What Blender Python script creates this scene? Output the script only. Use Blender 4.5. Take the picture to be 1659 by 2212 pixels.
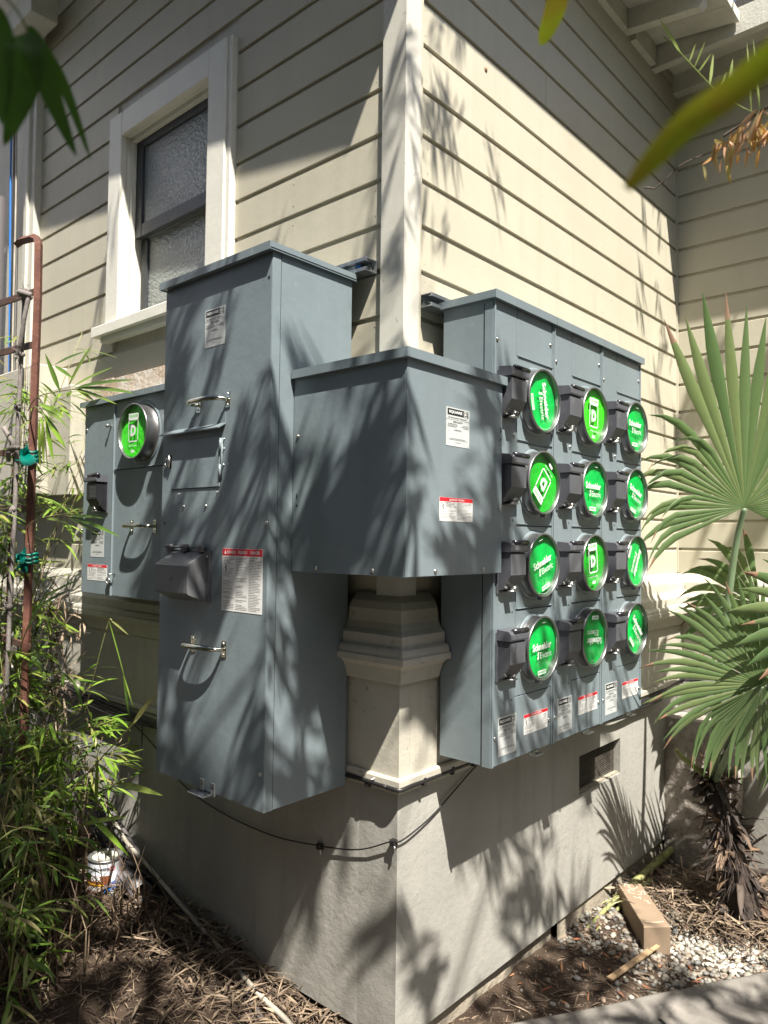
import bpy, math, random
from mathutils import Vector, Matrix, noise
random.seed(7)
R = random.random
def U(a, b): return a + (b - a) * R()
scene = bpy.context.scene
for o in list(bpy.data.objects): bpy.data.objects.remove(o)

# ------------------------------------------------------------------ camera
CAM = Vector((1.484, -1.757, 0.0))
right = Vector((0.74927, 0.66216, 0.01205)); down = Vector((-0.01404, 0.03407, -0.99932)); fwd = Vector((-0.66212, 0.74859, 0.03482))
cd = bpy.data.cameras.new('camera'); cam = bpy.data.objects.new('camera', cd); scene.collection.objects.link(cam)
up_, back = -down, -fwd
cam.matrix_world = Matrix(((right.x, up_.x, back.x, CAM.x), (right.y, up_.y, back.y, CAM.y), (right.z, up_.z, back.z, CAM.z), (0, 0, 0, 1)))
cd.sensor_fit = 'HORIZONTAL'; cd.sensor_width = 36; cd.lens = 36 * 1601.3 / 1659
cd.clip_start = 0.05; cd.clip_end = 500
cd.dof.use_dof = True; cd.dof.focus_distance = 2.4; cd.dof.aperture_fstop = 5.5
scene.camera = cam
scene.render.resolution_x = 768; scene.render.resolution_y = 1024

# ------------------------------------------------------------------ light
S = Vector((1.0, -0.51, 1.77)).normalized()          # direction towards the sun
ELEV = math.asin(S.z); AZ = math.atan2(S.x, S.y)
world = bpy.data.worlds.new('World'); scene.world = world; world.use_nodes = True
nt = world.node_tree; nt.nodes.clear()
sky = nt.nodes.new('ShaderNodeTexSky'); sky.sky_type = 'NISHITA'; sky.sun_disc = False
sky.sun_elevation = ELEV; sky.sun_rotation = AZ; sky.air_density = 1.0; sky.dust_density = 2.0
bg = nt.nodes.new('ShaderNodeBackground'); bg.inputs['Strength'].default_value = 0.06
wo = nt.nodes.new('ShaderNodeOutputWorld')
nt.links.new(sky.outputs[0], bg.inputs[0]); nt.links.new(bg.outputs[0], wo.inputs[0])
sd = bpy.data.lights.new('sun', 'SUN'); sd.energy = 5.0; sd.angle = math.radians(0.53); sd.color = (1.0, 0.945, 0.86)
sun = bpy.data.objects.new('sun', sd); scene.collection.objects.link(sun)
sun.rotation_euler = S.to_track_quat('Z', 'Y').to_euler()
scene.view_settings.view_transform = 'Standard'; scene.view_settings.look = 'None'
scene.view_settings.gamma = 1; scene.view_settings.use_curve_mapping = False
scene.view_settings.exposure = 1.5
scene.render.engine = 'CYCLES'

# ------------------------------------------------------------------ materials
def mat(name, col, rough=0.6, metal=0.0, spec=0.5, var=0.0, vscale=3.0, col2=None, bump=0.0, bscale=60.0, bump2=0.0, b2scale=4.0,
        island=0.0, coat=0.0, transl=0.0, stretch=(1, 1, 1), speck=0.0, sscale=90.0, speckcol=(0.02, 0.018, 0.015), rvar=0.0, ramp=None, detail=6.0, streak=0.0, crack=0.0):
    m = bpy.data.materials.new(name); m.use_nodes = True
    n = m.node_tree; nd = n.nodes; L = n.links; b = nd['Principled BSDF']
    b.inputs['Roughness'].default_value = rough; b.inputs['Metallic'].default_value = metal
    b.inputs['Specular IOR Level'].default_value = spec; b.inputs['Coat Weight'].default_value = coat
    c = nd.new('ShaderNodeRGB'); c.outputs[0].default_value = (*col, 1); cur = c.outputs[0]
    tc = nd.new('ShaderNodeTexCoord'); mp = nd.new('ShaderNodeMapping'); mp.inputs['Scale'].default_value = stretch
    L.new(tc.outputs['Object'], mp.inputs[0])
    def noi(scale, det=detail, rgh=0.6, src=mp.outputs[0]):
        t = nd.new('ShaderNodeTexNoise'); t.inputs['Scale'].default_value = scale; t.inputs['Detail'].default_value = det
        t.inputs['Roughness'].default_value = rgh; L.new(src, t.inputs['Vector']); return t.outputs['Fac']
    def mix(a, bb, fac, mode='MIX'):
        x = nd.new('ShaderNodeMix'); x.data_type = 'RGBA'; x.blend_type = mode
        if isinstance(fac, float): x.inputs[0].default_value = fac
        else: L.new(fac, x.inputs[0])
        for i, v in ((6, a), (7, bb)):
            if isinstance(v, tuple): x.inputs[i].default_value = (*v, 1)
            else: L.new(v, x.inputs[i])
        return x.outputs[2]
    def mr(v, a, bb, c_, d):
        x = nd.new('ShaderNodeMapRange'); L.new(v, x.inputs[0])
        for i, q in enumerate((a, bb, c_, d)): x.inputs[i + 1].default_value = q
        return x.outputs[0]
    if ramp:
        g = nd.new('ShaderNodeNewGeometry'); r = nd.new('ShaderNodeValToRGB'); oi = nd.new('ShaderNodeObjectInfo'); am = nd.new('ShaderNodeMath'); L.new(g.outputs['Random Per Island'], am.inputs[0]); L.new(oi.outputs['Random'], am.inputs[1]); fm = nd.new('ShaderNodeMath'); fm.operation = 'FRACT'; L.new(am.outputs[0], fm.inputs[0]); L.new(fm.outputs[0], r.inputs[0])
        e = r.color_ramp.elements
        while len(e) > 1: e.remove(e[-1])
        e[0].position = 0; e[0].color = (*ramp[0], 1)
        for i, q in enumerate(ramp[1:]): k = e.new((i + 1) / (len(ramp) - 1)); k.color = (*q, 1)
        cur = r.outputs[0]
    if col2: cur = mix(cur, tuple(col2), mr(noi(vscale), 0.38, 0.66, 0, 1))
    elif var: cur = mix(cur, tuple(x * (1 - var) for x in col), mr(noi(vscale), 0.35, 0.7, 0, 1))
    if streak:
        mp2 = nd.new('ShaderNodeMapping'); mp2.inputs['Scale'].default_value = (9, 9, 0.7); L.new(tc.outputs['Object'], mp2.inputs[0])
        cur = mix(cur, tuple(x * (1 - streak) for x in col), mr(noi(1.6, 5, 0.6, mp2.outputs[0]), 0.48, 0.72, 0, 1))
    if island:
        g = nd.new('ShaderNodeNewGeometry'); h = nd.new('ShaderNodeHueSaturation'); L.new(cur, h.inputs['Color'])
        L.new(mr(g.outputs['Random Per Island'], 0, 1, 1 - island, 1 + island), h.inputs['Value']); cur = h.outputs[0]
    if speck: cur = mix(cur, speckcol, mr(noi(sscale, 2), 0.66, 0.74, 0, speck))
    if crack:
        vo_ = nd.new('ShaderNodeTexVoronoi'); vo_.feature = 'DISTANCE_TO_EDGE'; vo_.inputs['Scale'].default_value = 1.6
        ds = nd.new('ShaderNodeTexNoise'); ds.inputs['Scale'].default_value = 5; ds.inputs['Detail'].default_value = 8; L.new(tc.outputs['Object'], ds.inputs['Vector'])
        ad = nd.new('ShaderNodeVectorMath'); ad.operation = 'MULTIPLY_ADD'; L.new(ds.outputs['Color'], ad.inputs[0]); ad.inputs[1].default_value = (.35, .35, .35); L.new(tc.outputs['Object'], ad.inputs[2]); L.new(ad.outputs[0], vo_.inputs['Vector'])
        ln = mr(vo_.outputs['Distance'], 0, .006, 1, 0); mk = mr(noi(1.1, 2), .50, .60, 0, crack); mu = nd.new('ShaderNodeMath'); mu.operation = 'MULTIPLY'; L.new(ln, mu.inputs[0]); L.new(mk, mu.inputs[1])
        cur = mix(cur, tuple(x * .35 for x in col), mu.outputs[0])
    L.new(cur, b.inputs['Base Color'])
    if rvar: L.new(mr(noi(vscale * 2.3), 0.3, 0.7, rough - rvar, rough + rvar), b.inputs['Roughness'])
    if bump or bump2:
        prev = None
        for s_, sc in ((bump, bscale), (bump2, b2scale)):
            if not s_: continue
            bp = nd.new('ShaderNodeBump'); bp.inputs['Strength'].default_value = min(1, s_); bp.inputs['Distance'].default_value = 0.3 / sc * max(1, s_)
            L.new(noi(sc), bp.inputs['Height'])
            if prev: L.new(prev, bp.inputs['Normal'])
            prev = bp.outputs[0]
        L.new(prev, b.inputs['Normal'])
    if transl:
        tr = nd.new('ShaderNodeBsdfTranslucent'); L.new(cur, tr.inputs[0]); ms = nd.new('ShaderNodeMixShader'); ms.inputs[0].default_value = transl
        L.new(b.outputs[0], ms.inputs[1]); L.new(tr.outputs[0], ms.inputs[2]); L.new(ms.outputs[0], nd['Material Output'].inputs[0])
    return m
M = {}
M['siding'] = mat('cream_siding_paint', (0.46, 0.43, 0.335), 0.5, var=0.10, vscale=2.2, bump=0.12, bscale=170, bump2=0.05, b2scale=9, stretch=(1, 1, 1), speck=0.25, sscale=55, speckcol=(.30, .26, .19), streak=0.10)
M['trim'] = mat('cream_trim_paint', (0.53, 0.515, 0.45), 0.45, var=0.08, vscale=5, bump=0.22, bscale=200, bump2=0.06, b2scale=14, speck=0.5, sscale=45, speckcol=(.22, .2, .16), streak=0.10)
M['moulding'] = mat('aged_cream_paint', (0.45, 0.425, 0.355), 0.5, var=0.15, vscale=7, bump=0.3, bscale=110, bump2=0.12, b2scale=16, speck=0.5, sscale=35, speckcol=(.1, .08, .06), streak=0.2)
M['window_trim'] = mat('white_window_paint', (0.66, 0.645, 0.57), 0.4, var=0.08, vscale=6, bump=0.25, bscale=110, bump2=0.08, b2scale=20, speck=0.35, sscale=60, speckcol=(.3, .28, .24))
M['sash'] = mat('dark_grey_sash_paint', (0.045, 0.05, 0.055), 0.4, var=0.3, vscale=9, bump=0.4, bscale=80)
M['peeling'] = mat('peeling_white_paint', (0.66, 0.62, 0.55), 0.7, col2=(0.42, 0.31, 0.22), vscale=9, bump=0.8, bscale=40, speck=0.6, sscale=25, speckcol=(.25, .15, .09))
M['stucco'] = mat('grey_stucco', (0.345, 0.335, 0.302), 0.9, crack=0.28, spec=0.2, var=0.25, vscale=1.7, bump=0.55, bscale=260, bump2=0.35, b2scale=38, speck=0.35, sscale=150, speckcol=(.12, .11, .09), streak=0.22)
M['stucco_rough'] = mat('rough_dash_stucco', (0.31, 0.302, 0.272), 0.92, crack=0.6, spec=0.2, var=0.25, vscale=2.2, bump=0.8, bscale=230, bump2=0.3, b2scale=50, speck=0.4, sscale=110, speckcol=(.1, .095, .085), streak=0.25)
M['footing'] = mat('old_concrete', (0.34, 0.30, 0.235), 0.95, spec=0.2, var=0.4, vscale=5, bump=0.9, bscale=50, bump2=0.5, b2scale=9, speck=0.6, sscale=60, speckcol=(.12, .1, .08))
M['pier'] = mat('broken_concrete', (0.38, 0.34, 0.30), 0.95, spec=0.2, col2=(0.22, 0.195, 0.17), vscale=12, bump=0.9, bscale=45, bump2=0.7, b2scale=12, speck=0.7, sscale=45, speckcol=(.08, .07, .06))
M['path'] = mat('path_concrete', (0.20, 0.185, 0.165), 0.9, spec=0.25, var=0.35, vscale=6, bump=0.7, bscale=90, speck=0.4, sscale=80, speckcol=(.12, .1, .09))
M['wood_trim'] = mat('weathered_board', (0.30, 0.25, 0.18), 0.85, var=0.4, vscale=4, bump=0.6, bscale=40, stretch=(1, 1, 0.25))
GREY = (0.172, 0.212, 0.228)
M['steel'] = mat('grey_enclosure_enamel', GREY, 0.38, var=0.16, vscale=1.6, bump=0.10, bscale=420, bump2=0.06, b2scale=3.5, rvar=0.12, speck=0.22, sscale=40, speckcol=(.26, .28, .27), streak=0.14)
M['steel_lid'] = mat('grey_lid_enamel', tuple(x * 0.9 for x in GREY), 0.38, var=0.12, vscale=6, bump=0.1, bscale=300, speck=0.3, sscale=18, speckcol=(.26, .29, .29))
M['seam'] = mat('dark_seam', (0.012, 0.014, 0.015), 0.7)
M['ring'] = mat('brushed_galvanized_ring', (0.25, 0.25, 0.25), 0.34, metal=0.85, var=0.2, vscale=5, rvar=0.08)
M['zinc'] = mat('zinc_screw', (0.50, 0.50, 0.47), 0.32, metal=0.95, var=0.3, vscale=60)
M['chrome'] = mat('plated_handle', (0.62, 0.61, 0.52), 0.15, metal=1.0, var=0.25, vscale=25, rvar=0.05)
M['galv'] = mat('galvanized_channel', (0.5, 0.52, 0.53), 0.36, metal=0.85, col2=(0.26, 0.28, 0.29), vscale=45, bump=0.2, bscale=60)
M['plastic'] = mat('dark_breaker_plastic', (0.085, 0.088, 0.102), 0.36, var=0.2, vscale=12, bump=0.25, bscale=200, rvar=0.08, speck=0.35, sscale=25, speckcol=(.16, .15, .16))
M['plastic_glossy'] = mat('black_glossy_plastic', (0.02, 0.02, 0.023), 0.18, var=0.2, vscale=12)
M['mauve'] = mat('mauve_grey_hood', (0.115, 0.118, 0.126), 0.42, var=0.12, vscale=7, bump=0.12, bscale=150)
M['green_a'] = mat('emerald_disc', (0.0, 0.40, 0.06), 0.42, spec=0.3, bump2=0.3, b2scale=9)
M['green_b'] = mat('lime_disc', (0.05, 0.60, 0.02), 0.42, spec=0.3, bump2=0.3, b2scale=9)
M['green_c'] = mat('grass_green_disc', (0.012, 0.36, 0.02), 0.42, spec=0.3, bump2=0.3, b2scale=9)
M['white'] = mat('white_print', (0.72, 0.73, 0.71), 0.5)
M['label'] = mat('silver_label', (0.46, 0.48, 0.47), 0.35, var=0.06, vscale=20)
M['label_white'] = mat('white_label', (0.68, 0.68, 0.65), 0.4, var=0.04, vscale=20)
M['black'] = mat('black_print', (0.016, 0.017, 0.019), 0.45)
M['greyprint'] = mat('grey_print', (0.09, 0.09, 0.10), 0.5)
M['red'] = mat('red_print', (0.55, 0.012, 0.025), 0.4)
M['cable'] = mat('black_cable', (0.014, 0.013, 0.014), 0.45, bump=0.2, bscale=90)
M['cable_grey'] = mat('grey_cable', (0.075, 0.068, 0.07), 0.5)
M['cable_white'] = mat('dirty_white_cable', (0.42, 0.385, 0.32), 0.55, var=0.4, vscale=9)
M['cable_blue'] = mat('blue_cable', (0.02, 0.16, 0.5), 0.45)
M['rust'] = mat('rusty_steel', (0.085, 0.03, 0.020), 0.75, col2=(0.15, 0.06, 0.038), vscale=22, bump=0.6, bscale=70, speck=0.5, sscale=60, speckcol=(.4, .24, .16))
M['rust_dark'] = mat('dark_rusty_bar', (0.055, 0.032, 0.024), 0.75, col2=(0.12, 0.06, 0.04), vscale=20, bump=0.6, bscale=70)
M['rope'] = mat('grey_braided_rope', (0.22, 0.195, 0.18), 0.9, var=0.4, vscale=50, bump=1.0, bscale=130)
M['tape'] = mat('teal_plastic_tape', (0.0, 0.17, 0.13), 0.3, var=0.4, vscale=20, transl=0.25, bump2=0.6, b2scale=40)
M['soil'] = mat('dark_soil', (0.07, 0.05, 0.036), 0.95, spec=0.15, col2=(0.032, 0.022, 0.016), vscale=6, bump=1.0, bscale=55, bump2=0.8, b2scale=16, speck=0.8, sscale=75, speckcol=(.33, .27, .2))
M['soil_tan'] = mat('tan_soil', (0.15, 0.118, 0.088), 0.95, spec=0.15, col2=(0.075, 0.056, 0.042), vscale=7, bump=1.0, bscale=60, bump2=0.8, b2scale=18, speck=0.8, sscale=85, speckcol=(.42, .36, .28))
M['litter'] = mat('dry_bamboo_litter', (0.3, 0.2, 0.12), 0.8, ramp=[(.035, .024, .016), (.11, .075, .05), (.18, .13, .085), (.30, .23, .155), (.06, .04, .028), (.13, .095, .065), (.22, .16, .105)], bump=0.3, bscale=60)
M['litter_red'] = mat('reddish_chips', (0.3, 0.1, 0.05), 0.8, ramp=[(.30, .10, .045), (.22, .10, .06), (.38, .18, .08), (.16, .07, .045)])
M['gravel'] = mat('mixed_river_gravel', (0.4, 0.37, 0.3), 0.6, ramp=[(.26, .24, .195), (.17, .15, .115), (.33, .32, .28), (.075, .075, .075), (.20, .165, .12), (.16, .11, .08), (.24, .225, .19), (.11, .105, .10), (.30, .28, .23), (.14, .13, .11)], bump=0.3, bscale=90, speck=0.2, sscale=60, speckcol=(.2, .15, .1))
M['gravel_white'] = mat('white_gravel', (0.6, 0.58, 0.5), 0.55, ramp=[(.42, .41, .36), (.34, .32, .27), (.46, .45, .41), (.28, .24, .18), (.38, .35, .29)], bump=0.3, bscale=90)
M['block'] = mat('buff_concrete_block', (0.235, 0.175, 0.12), 0.9, spec=0.25, var=0.15, vscale=8, bump=0.45, bscale=160, speck=0.5, sscale=170, speckcol=(.17, .13, .09))
M['chalk'] = mat('chalk_marks', (0.62, 0.56, 0.44), 0.9)
M['lath'] = mat('pale_wood', (0.42, 0.29, 0.165), 0.75, var=0.3, vscale=10, bump=0.4, bscale=80, stretch=(1, 0.2, 1))
M['pipe'] = mat('grey_pvc', (0.155, 0.145, 0.155), 0.45, var=0.15, vscale=8)
M['dark_in'] = mat('dark_hollow', (0.006, 0.006, 0.006), 0.9)
M['tin'] = mat('paint_can_tin', (0.55, 0.56, 0.56), 0.3, metal=0.85, var=0.2, vscale=20)
M['can_paper'] = mat('can_label_white', (0.62, 0.64, 0.68), 0.4)
M['can_brown'] = mat('can_label_brown', (0.17, 0.06, 0.025), 0.45)
M['can_blue'] = mat('can_label_blue', (0.02, 0.12, 0.42), 0.4)
M['can_yellow'] = mat('can_label_yellow', (0.65, 0.38, 0.02), 0.4)
M['can_lid'] = mat('creamy_can_lid', (0.60, 0.60, 0.50), 0.35, var=0.25, vscale=25)
M['clay'] = mat('brown_clay_pipe', (0.15, 0.085, 0.05), 0.75, var=0.4, vscale=12, bump=0.4, bscale=60)
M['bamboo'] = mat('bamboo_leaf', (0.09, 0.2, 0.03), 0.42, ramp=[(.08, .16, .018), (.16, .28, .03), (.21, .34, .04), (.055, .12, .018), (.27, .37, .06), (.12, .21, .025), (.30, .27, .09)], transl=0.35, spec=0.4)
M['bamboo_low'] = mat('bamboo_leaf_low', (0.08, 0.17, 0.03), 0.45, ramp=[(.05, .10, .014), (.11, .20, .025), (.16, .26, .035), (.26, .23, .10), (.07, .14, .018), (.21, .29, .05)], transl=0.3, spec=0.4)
M['culm'] = mat('green_culm', (0.11, 0.15, 0.04), 0.5, ramp=[(.10, .15, .035), (.19, .20, .07), (.22, .17, .09)])
M['culm_dry'] = mat('dry_culm', (0.2, 0.12, 0.07), 0.75, ramp=[(.13, .08, .05), (.22, .155, .10), (.07, .045, .03), (.17, .11, .07), (.26, .20, .13)], bump=0.4, bscale=60)
M['near_leaf'] = mat('near_bamboo_leaf', (0.05, 0.13, 0.010), 0.6, var=0.35, vscale=25, transl=0.35)
M['near_leaf_y'] = mat('near_yellow_green_leaf', (0.24, 0.34, 0.014), 0.45, col2=(0.26, 0.19, 0.02), vscale=22, transl=0.55)
M['palm'] = mat('fan_palm_leaf', (0.10, 0.17, 0.075), 0.36, ramp=[(.09, .155, .055), (.13, .20, .08), (.11, .18, .065), (.17, .225, .09), (.12, .185, .075)], transl=0.42, spec=0.6, bump=0.15, bscale=50)
M['palm_tip'] = mat('dry_palm_tip', (0.20, 0.12, 0.07), 0.7)
M['petiole'] = mat('blue_green_petiole', (0.155, 0.215, 0.12), 0.35, var=0.15, vscale=9)
M['petiole_y'] = mat('yellow_green_stalk', (0.19, 0.22, 0.055), 0.5, col2=(0.26, 0.25, 0.12), vscale=8, bump=0.4, bscale=40, stretch=(1, .2, 1))
M['fibre'] = mat('rust_palm_fibre', (0.22, 0.075, 0.02), 0.85, ramp=[(.24, .08, .02), (.14, .045, .015), (.32, .13, .04)])
M['trunk'] = mat('dark_palm_trunk', (0.02, 0.014, 0.011), 0.9, col2=(0.05, 0.035, 0.026), vscale=20, bump=1.0, bscale=35)
M['boot'] = mat('cut_palm_boot', (0.34, 0.22, 0.13), 0.7, ramp=[(.20, .13, .08), (.03, .02, .014), (.02, .014, .011), (.06, .04, .027), (.018, .013, .010), (.028, .019, .014)], bump=0.3, bscale=60)
M['dryleaf'] = mat('dry_hanging_leaf', (0.4, 0.25, 0.15), 0.6, ramp=[(.62, .34, .20), (.58, .42, .14), (.34, .15, .04), (.66, .46, .30), (.52, .50, .18), (.50, .25, .05), (.64, .40, .24)], transl=0.45)
M['greensprig'] = mat('pale_green_leaflet', (0.26, 0.34, 0.08), 0.45, ramp=[(.24, .32, .06), (.32, .38, .12), (.20, .28, .05)], transl=0.4)
M['twig'] = mat('thin_grey_twig', (0.10, 0.075, 0.055), 0.8)
M['tree_leaf'] = mat('overhead_leaf', (0.06, 0.11, 0.03), 0.5, ramp=[(.04, .062, .028), (.06, .085, .04)], transl=0.05)
M['bark'] = mat('overhead_bark', (0.10, 0.075, 0.055), 0.9, bump=0.6, bscale=30)
M['rafter'] = mat('cream_eave_paint', (0.56, 0.55, 0.47), 0.55, var=0.2, vscale=6, bump=0.5, bscale=70, speck=0.4, sscale=40, speckcol=(.2, .18, .14))
M['neighbor'] = mat('pale_corrugated_wall', (0.60, 0.61, 0.66), 0.6, var=0.2, vscale=3)
M['roofing'] = mat('asphalt_roofing', (0.06, 0.055, 0.05), 0.9, bump=0.6, bscale=100)
M['mesh'] = mat('rusty_vent_mesh', (0.13, 0.115, 0.095), 0.6, metal=0.3, var=0.4, vscale=30)
M['stain'] = mat('brown_stain', (0.22, 0.13, 0.06), 0.8)
# textured obscured glass
g = mat('obscured_glass', (0.10, 0.12, 0.125), 0.2, spec=0.8, col2=(0.24, 0.26, 0.245), vscale=1.1, detail=1.5, bump=1.0, bscale=60, bump2=0.8, b2scale=110); M['glass'] = g
# clear cover: transparent with fresnel reflection
m = bpy.data.materials.new('clear_meter_cover'); m.use_nodes = True; nd = m.node_tree.nodes; L = m.node_tree.links
tr = nd.new('ShaderNodeBsdfTransparent'); tr.inputs[0].default_value = (.97, .98, .97, 1); gl = nd.new('ShaderNodeBsdfGlossy'); gl.inputs['Roughness'].default_value = 0.12
lw = nd.new('ShaderNodeLayerWeight'); lw.inputs[0].default_value = 0.5; pw = nd.new('ShaderNodeMath'); pw.operation = 'POWER'; pw.inputs[1].default_value = 5.5; L.new(lw.outputs['Facing'], pw.inputs[0]); fr = nd.new('ShaderNodeMath'); fr.operation = 'MULTIPLY_ADD'; fr.inputs[1].default_value = 0.45; fr.inputs[2].default_value = 0.012; L.new(pw.outputs[0], fr.inputs[0]); ms = nd.new('ShaderNodeMixShader')
L.new(fr.outputs[0], ms.inputs[0]); L.new(tr.outputs[0], ms.inputs[1]); L.new(gl.outputs[0], ms.inputs[2]); L.new(ms.outputs[0], nd['Material Output'].inputs[0])
M['cover'] = m

# ------------------------------------------------------------------ helpers
col = scene.collection
def wloc(o):
    v = Vector((0, 0, 0))
    while o: v += o.location; o = o.parent
    return v
def tag(o, label=None, cat=None, group=None, kind=None):
    if label: o['label'] = label
    if cat: o['category'] = cat
    if group: o['group'] = group
    if kind: o['kind'] = kind
    return o
def thing(name, loc, label, cat, group=None):
    o = bpy.data.objects.new(name, None); col.objects.link(o); o.location = loc; o.empty_display_size = 0.05
    return tag(o, label, cat, group)
class Fr:
    def __init__(s, o, r, u=(0, 0, 1)):
        s.o = Vector(o); s.r = Vector(r).normalized(); s.u = Vector(u).normalized(); s.n = s.r.cross(s.u)
    def __call__(s, a, b, c=0.0): return s.o + s.r * a + s.u * b + s.n * c
W = Fr((0, 0, 0), (1, 0, 0), (0, 1, 0))
def FX(x): return Fr((x, 0, 0), (0, 1, 0))      # faces +X : a=y, b=z, c=out
def FY(y): return Fr((0, y, 0), (1, 0, 0))      # faces -Y : a=x, b=z, c=out
class MB:
    def __init__(s, smooth=False): s.v = []; s.f = []; s.sm = []; s.smooth = smooth
    def add(s, vs, fs, smooth=None):
        n = len(s.v); s.v += [Vector(x) for x in vs]; s.f += [tuple(i + n for i in f) for f in fs]
        s.sm += [s.smooth if smooth is None else smooth] * len(fs); return s
    def box(s, F, a0, a1, b0, b1, c0, c1, ch=0.0):
        if a1 < a0: a0, a1 = a1, a0
        if b1 < b0: b0, b1 = b1, b0
        if c1 < c0: c0, c1 = c1, c0
        if ch <= 0:
            p = [F(a, b, c) for c in (c0, c1) for b in (b0, b1) for a in (a0, a1)]
            return s.add(p, [(0, 2, 3, 1), (4, 5, 7, 6), (0, 1, 5, 4), (2, 6, 7, 3), (0, 4, 6, 2), (1, 3, 7, 5)])
        p = [F(a0, b0, c0), F(a1, b0, c0), F(a1, b1, c0), F(a0, b1, c0), F(a0, b0, c1 - ch), F(a1, b0, c1 - ch), F(a1, b1, c1 - ch), F(a0, b1, c1 - ch),
             F(a0 + ch, b0 + ch, c1), F(a1 - ch, b0 + ch, c1), F(a1 - ch, b1 - ch, c1), F(a0 + ch, b1 - ch, c1)]
        return s.add(p, [(3, 2, 1, 0), (0, 1, 5, 4), (1, 2, 6, 5), (2, 3, 7, 6), (3, 0, 4, 7), (4, 5, 9, 8), (5, 6, 10, 9), (6, 7, 11, 10), (7, 4, 8, 11), (8, 9, 10, 11)])
    def prism(s, F, poly, c0, c1):           # poly in (a,b), extruded along c
        n = len(poly); p = [F(a, b, c0) for a, b in poly] + [F(a, b, c1) for a, b in poly]
        fs = [tuple(range(n - 1, -1, -1)), tuple(range(n, 2 * n))] + [(i, (i + 1) % n, n + (i + 1) % n, n + i) for i in range(n)]
        return s.add(p, fs)
    def lathe(s, F, a, b, prof, n=32, smooth=True, close=False):   # prof: (r,c) around the frame normal
        p = []
        for r, c in prof:
            for i in range(n): t = 2 * math.pi * i / n; p.append(F(a + r * math.cos(t), b + r * math.sin(t), c))
        fs = []
        for j in range(len(prof) - 1):
            for i in range(n): fs.append((j * n + i, j * n + (i + 1) % n, (j + 1) * n + (i + 1) % n, (j + 1) * n + i))
        s.add(p, fs, smooth)
        if close: s.add([F(a + prof[-1][0] * math.cos(2 * math.pi * i / n), b + prof[-1][0] * math.sin(2 * math.pi * i / n), prof[-1][1]) for i in range(n)], [tuple(range(n))], False)
        return s
    def tube(s, pts, r, n=6, smooth=True, cap=True):
        pts = [Vector(p) for p in pts]; m = len(pts); rs = r if isinstance(r, (list, tuple)) else [r] * m
        rows = []
        for i, p in enumerate(pts):
            d = (pts[min(i + 1, m - 1)] - pts[max(i - 1, 0)]).normalized()
            ref = Vector((0, 0, 1)) if abs(d.z) < 0.9 else Vector((1, 0, 0))
            x = d.cross(ref).normalized(); y = d.cross(x)
            rows += [p + (x * math.cos(2 * math.pi * k / n) + y * math.sin(2 * math.pi * k / n)) * rs[i] for k in range(n)]
        fs = [(i * n + k, i * n + (k + 1) % n, (i + 1) * n + (k + 1) % n, (i + 1) * n + k) for i in range(m - 1) for k in range(n)]
        if cap: fs += [tuple(range(n - 1, -1, -1)), tuple(range((m - 1) * n, m * n))]
        return s.add(rows, fs, smooth)
    def sweep(s, path, prof, cap=True):      # path: list of (point, outdir, updir) ; prof: list of (out, up)
        k = len(prof); rows = []
        for p, o, u in path: rows += [Vector(p) + Vector(o) * a + Vector(u) * b for a, b in prof]
        fs = [(i * k + j, (i + 1) * k + j, (i + 1) * k + j + 1, i * k + j + 1) for i in range(len(path) - 1) for j in range(k - 1)]
        s.add(rows, fs)
        if cap: s.add(rows[:k], [tuple(range(k))]); s.add(rows[-k:], [tuple(range(k - 1, -1, -1))])
        return s
    def leaf(s, p, d, L, w, droop=0.3, seg=4, fold=0.25, nrm=None, tipf=0.02, basef=0.25, peak=0.35):
        p = Vector(p); d = Vector(d).normalized()
        ref = Vector(nrm) if nrm else Vector((U(-.6, .6), U(-.6, .6), 1))
        x = d.cross(ref)
        if x.length < 1e-3: x = Vector((1, 0, 0))
        x.normalize(); vs = []; q = p.copy(); dd = d.copy()
        for i in range(seg + 1):
            t = i / seg
            ww = w * 0.5 * (basef + (1 - basef) * math.sin(math.pi * 0.5 * min(1, t / peak)) if t < peak else (tipf + (1 - tipf) * math.cos(math.pi * 0.5 * (t - peak) / (1 - peak)) ** 0.8 if t < 1 else tipf))
            n = x.cross(dd).normalized()
            vs += [q - x * ww + n * ww * fold, q.copy(), q + x * ww + n * ww * fold]
            dd = (dd + Vector((0, 0, -1)) * droop / seg).normalized(); q = q + dd * (L / seg)
        fs = []
        for i in range(seg): a = i * 3; fs += [(a, a + 1, a + 4, a + 3), (a + 1, a + 2, a + 5, a + 4)]
        return s.add(vs, fs, True)
    def build(s, name, m, parent=None, kind=None, label=None):
        off = wloc(parent) if parent else Vector((0, 0, 0))
        me = bpy.data.meshes.new(name); me.from_pydata([v - off for v in s.v], [], s.f)
        me.polygons.foreach_set('use_smooth', s.sm); me.validate(); me.update()
        for x in (m if isinstance(m, (list, tuple)) else [m]): me.materials.append(x)
        o = bpy.data.objects.new(name, me); col.objects.link(o)
        if parent: o.parent = parent
        if kind: o['kind'] = kind
        if label: o['label'] = label
        return o
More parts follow.
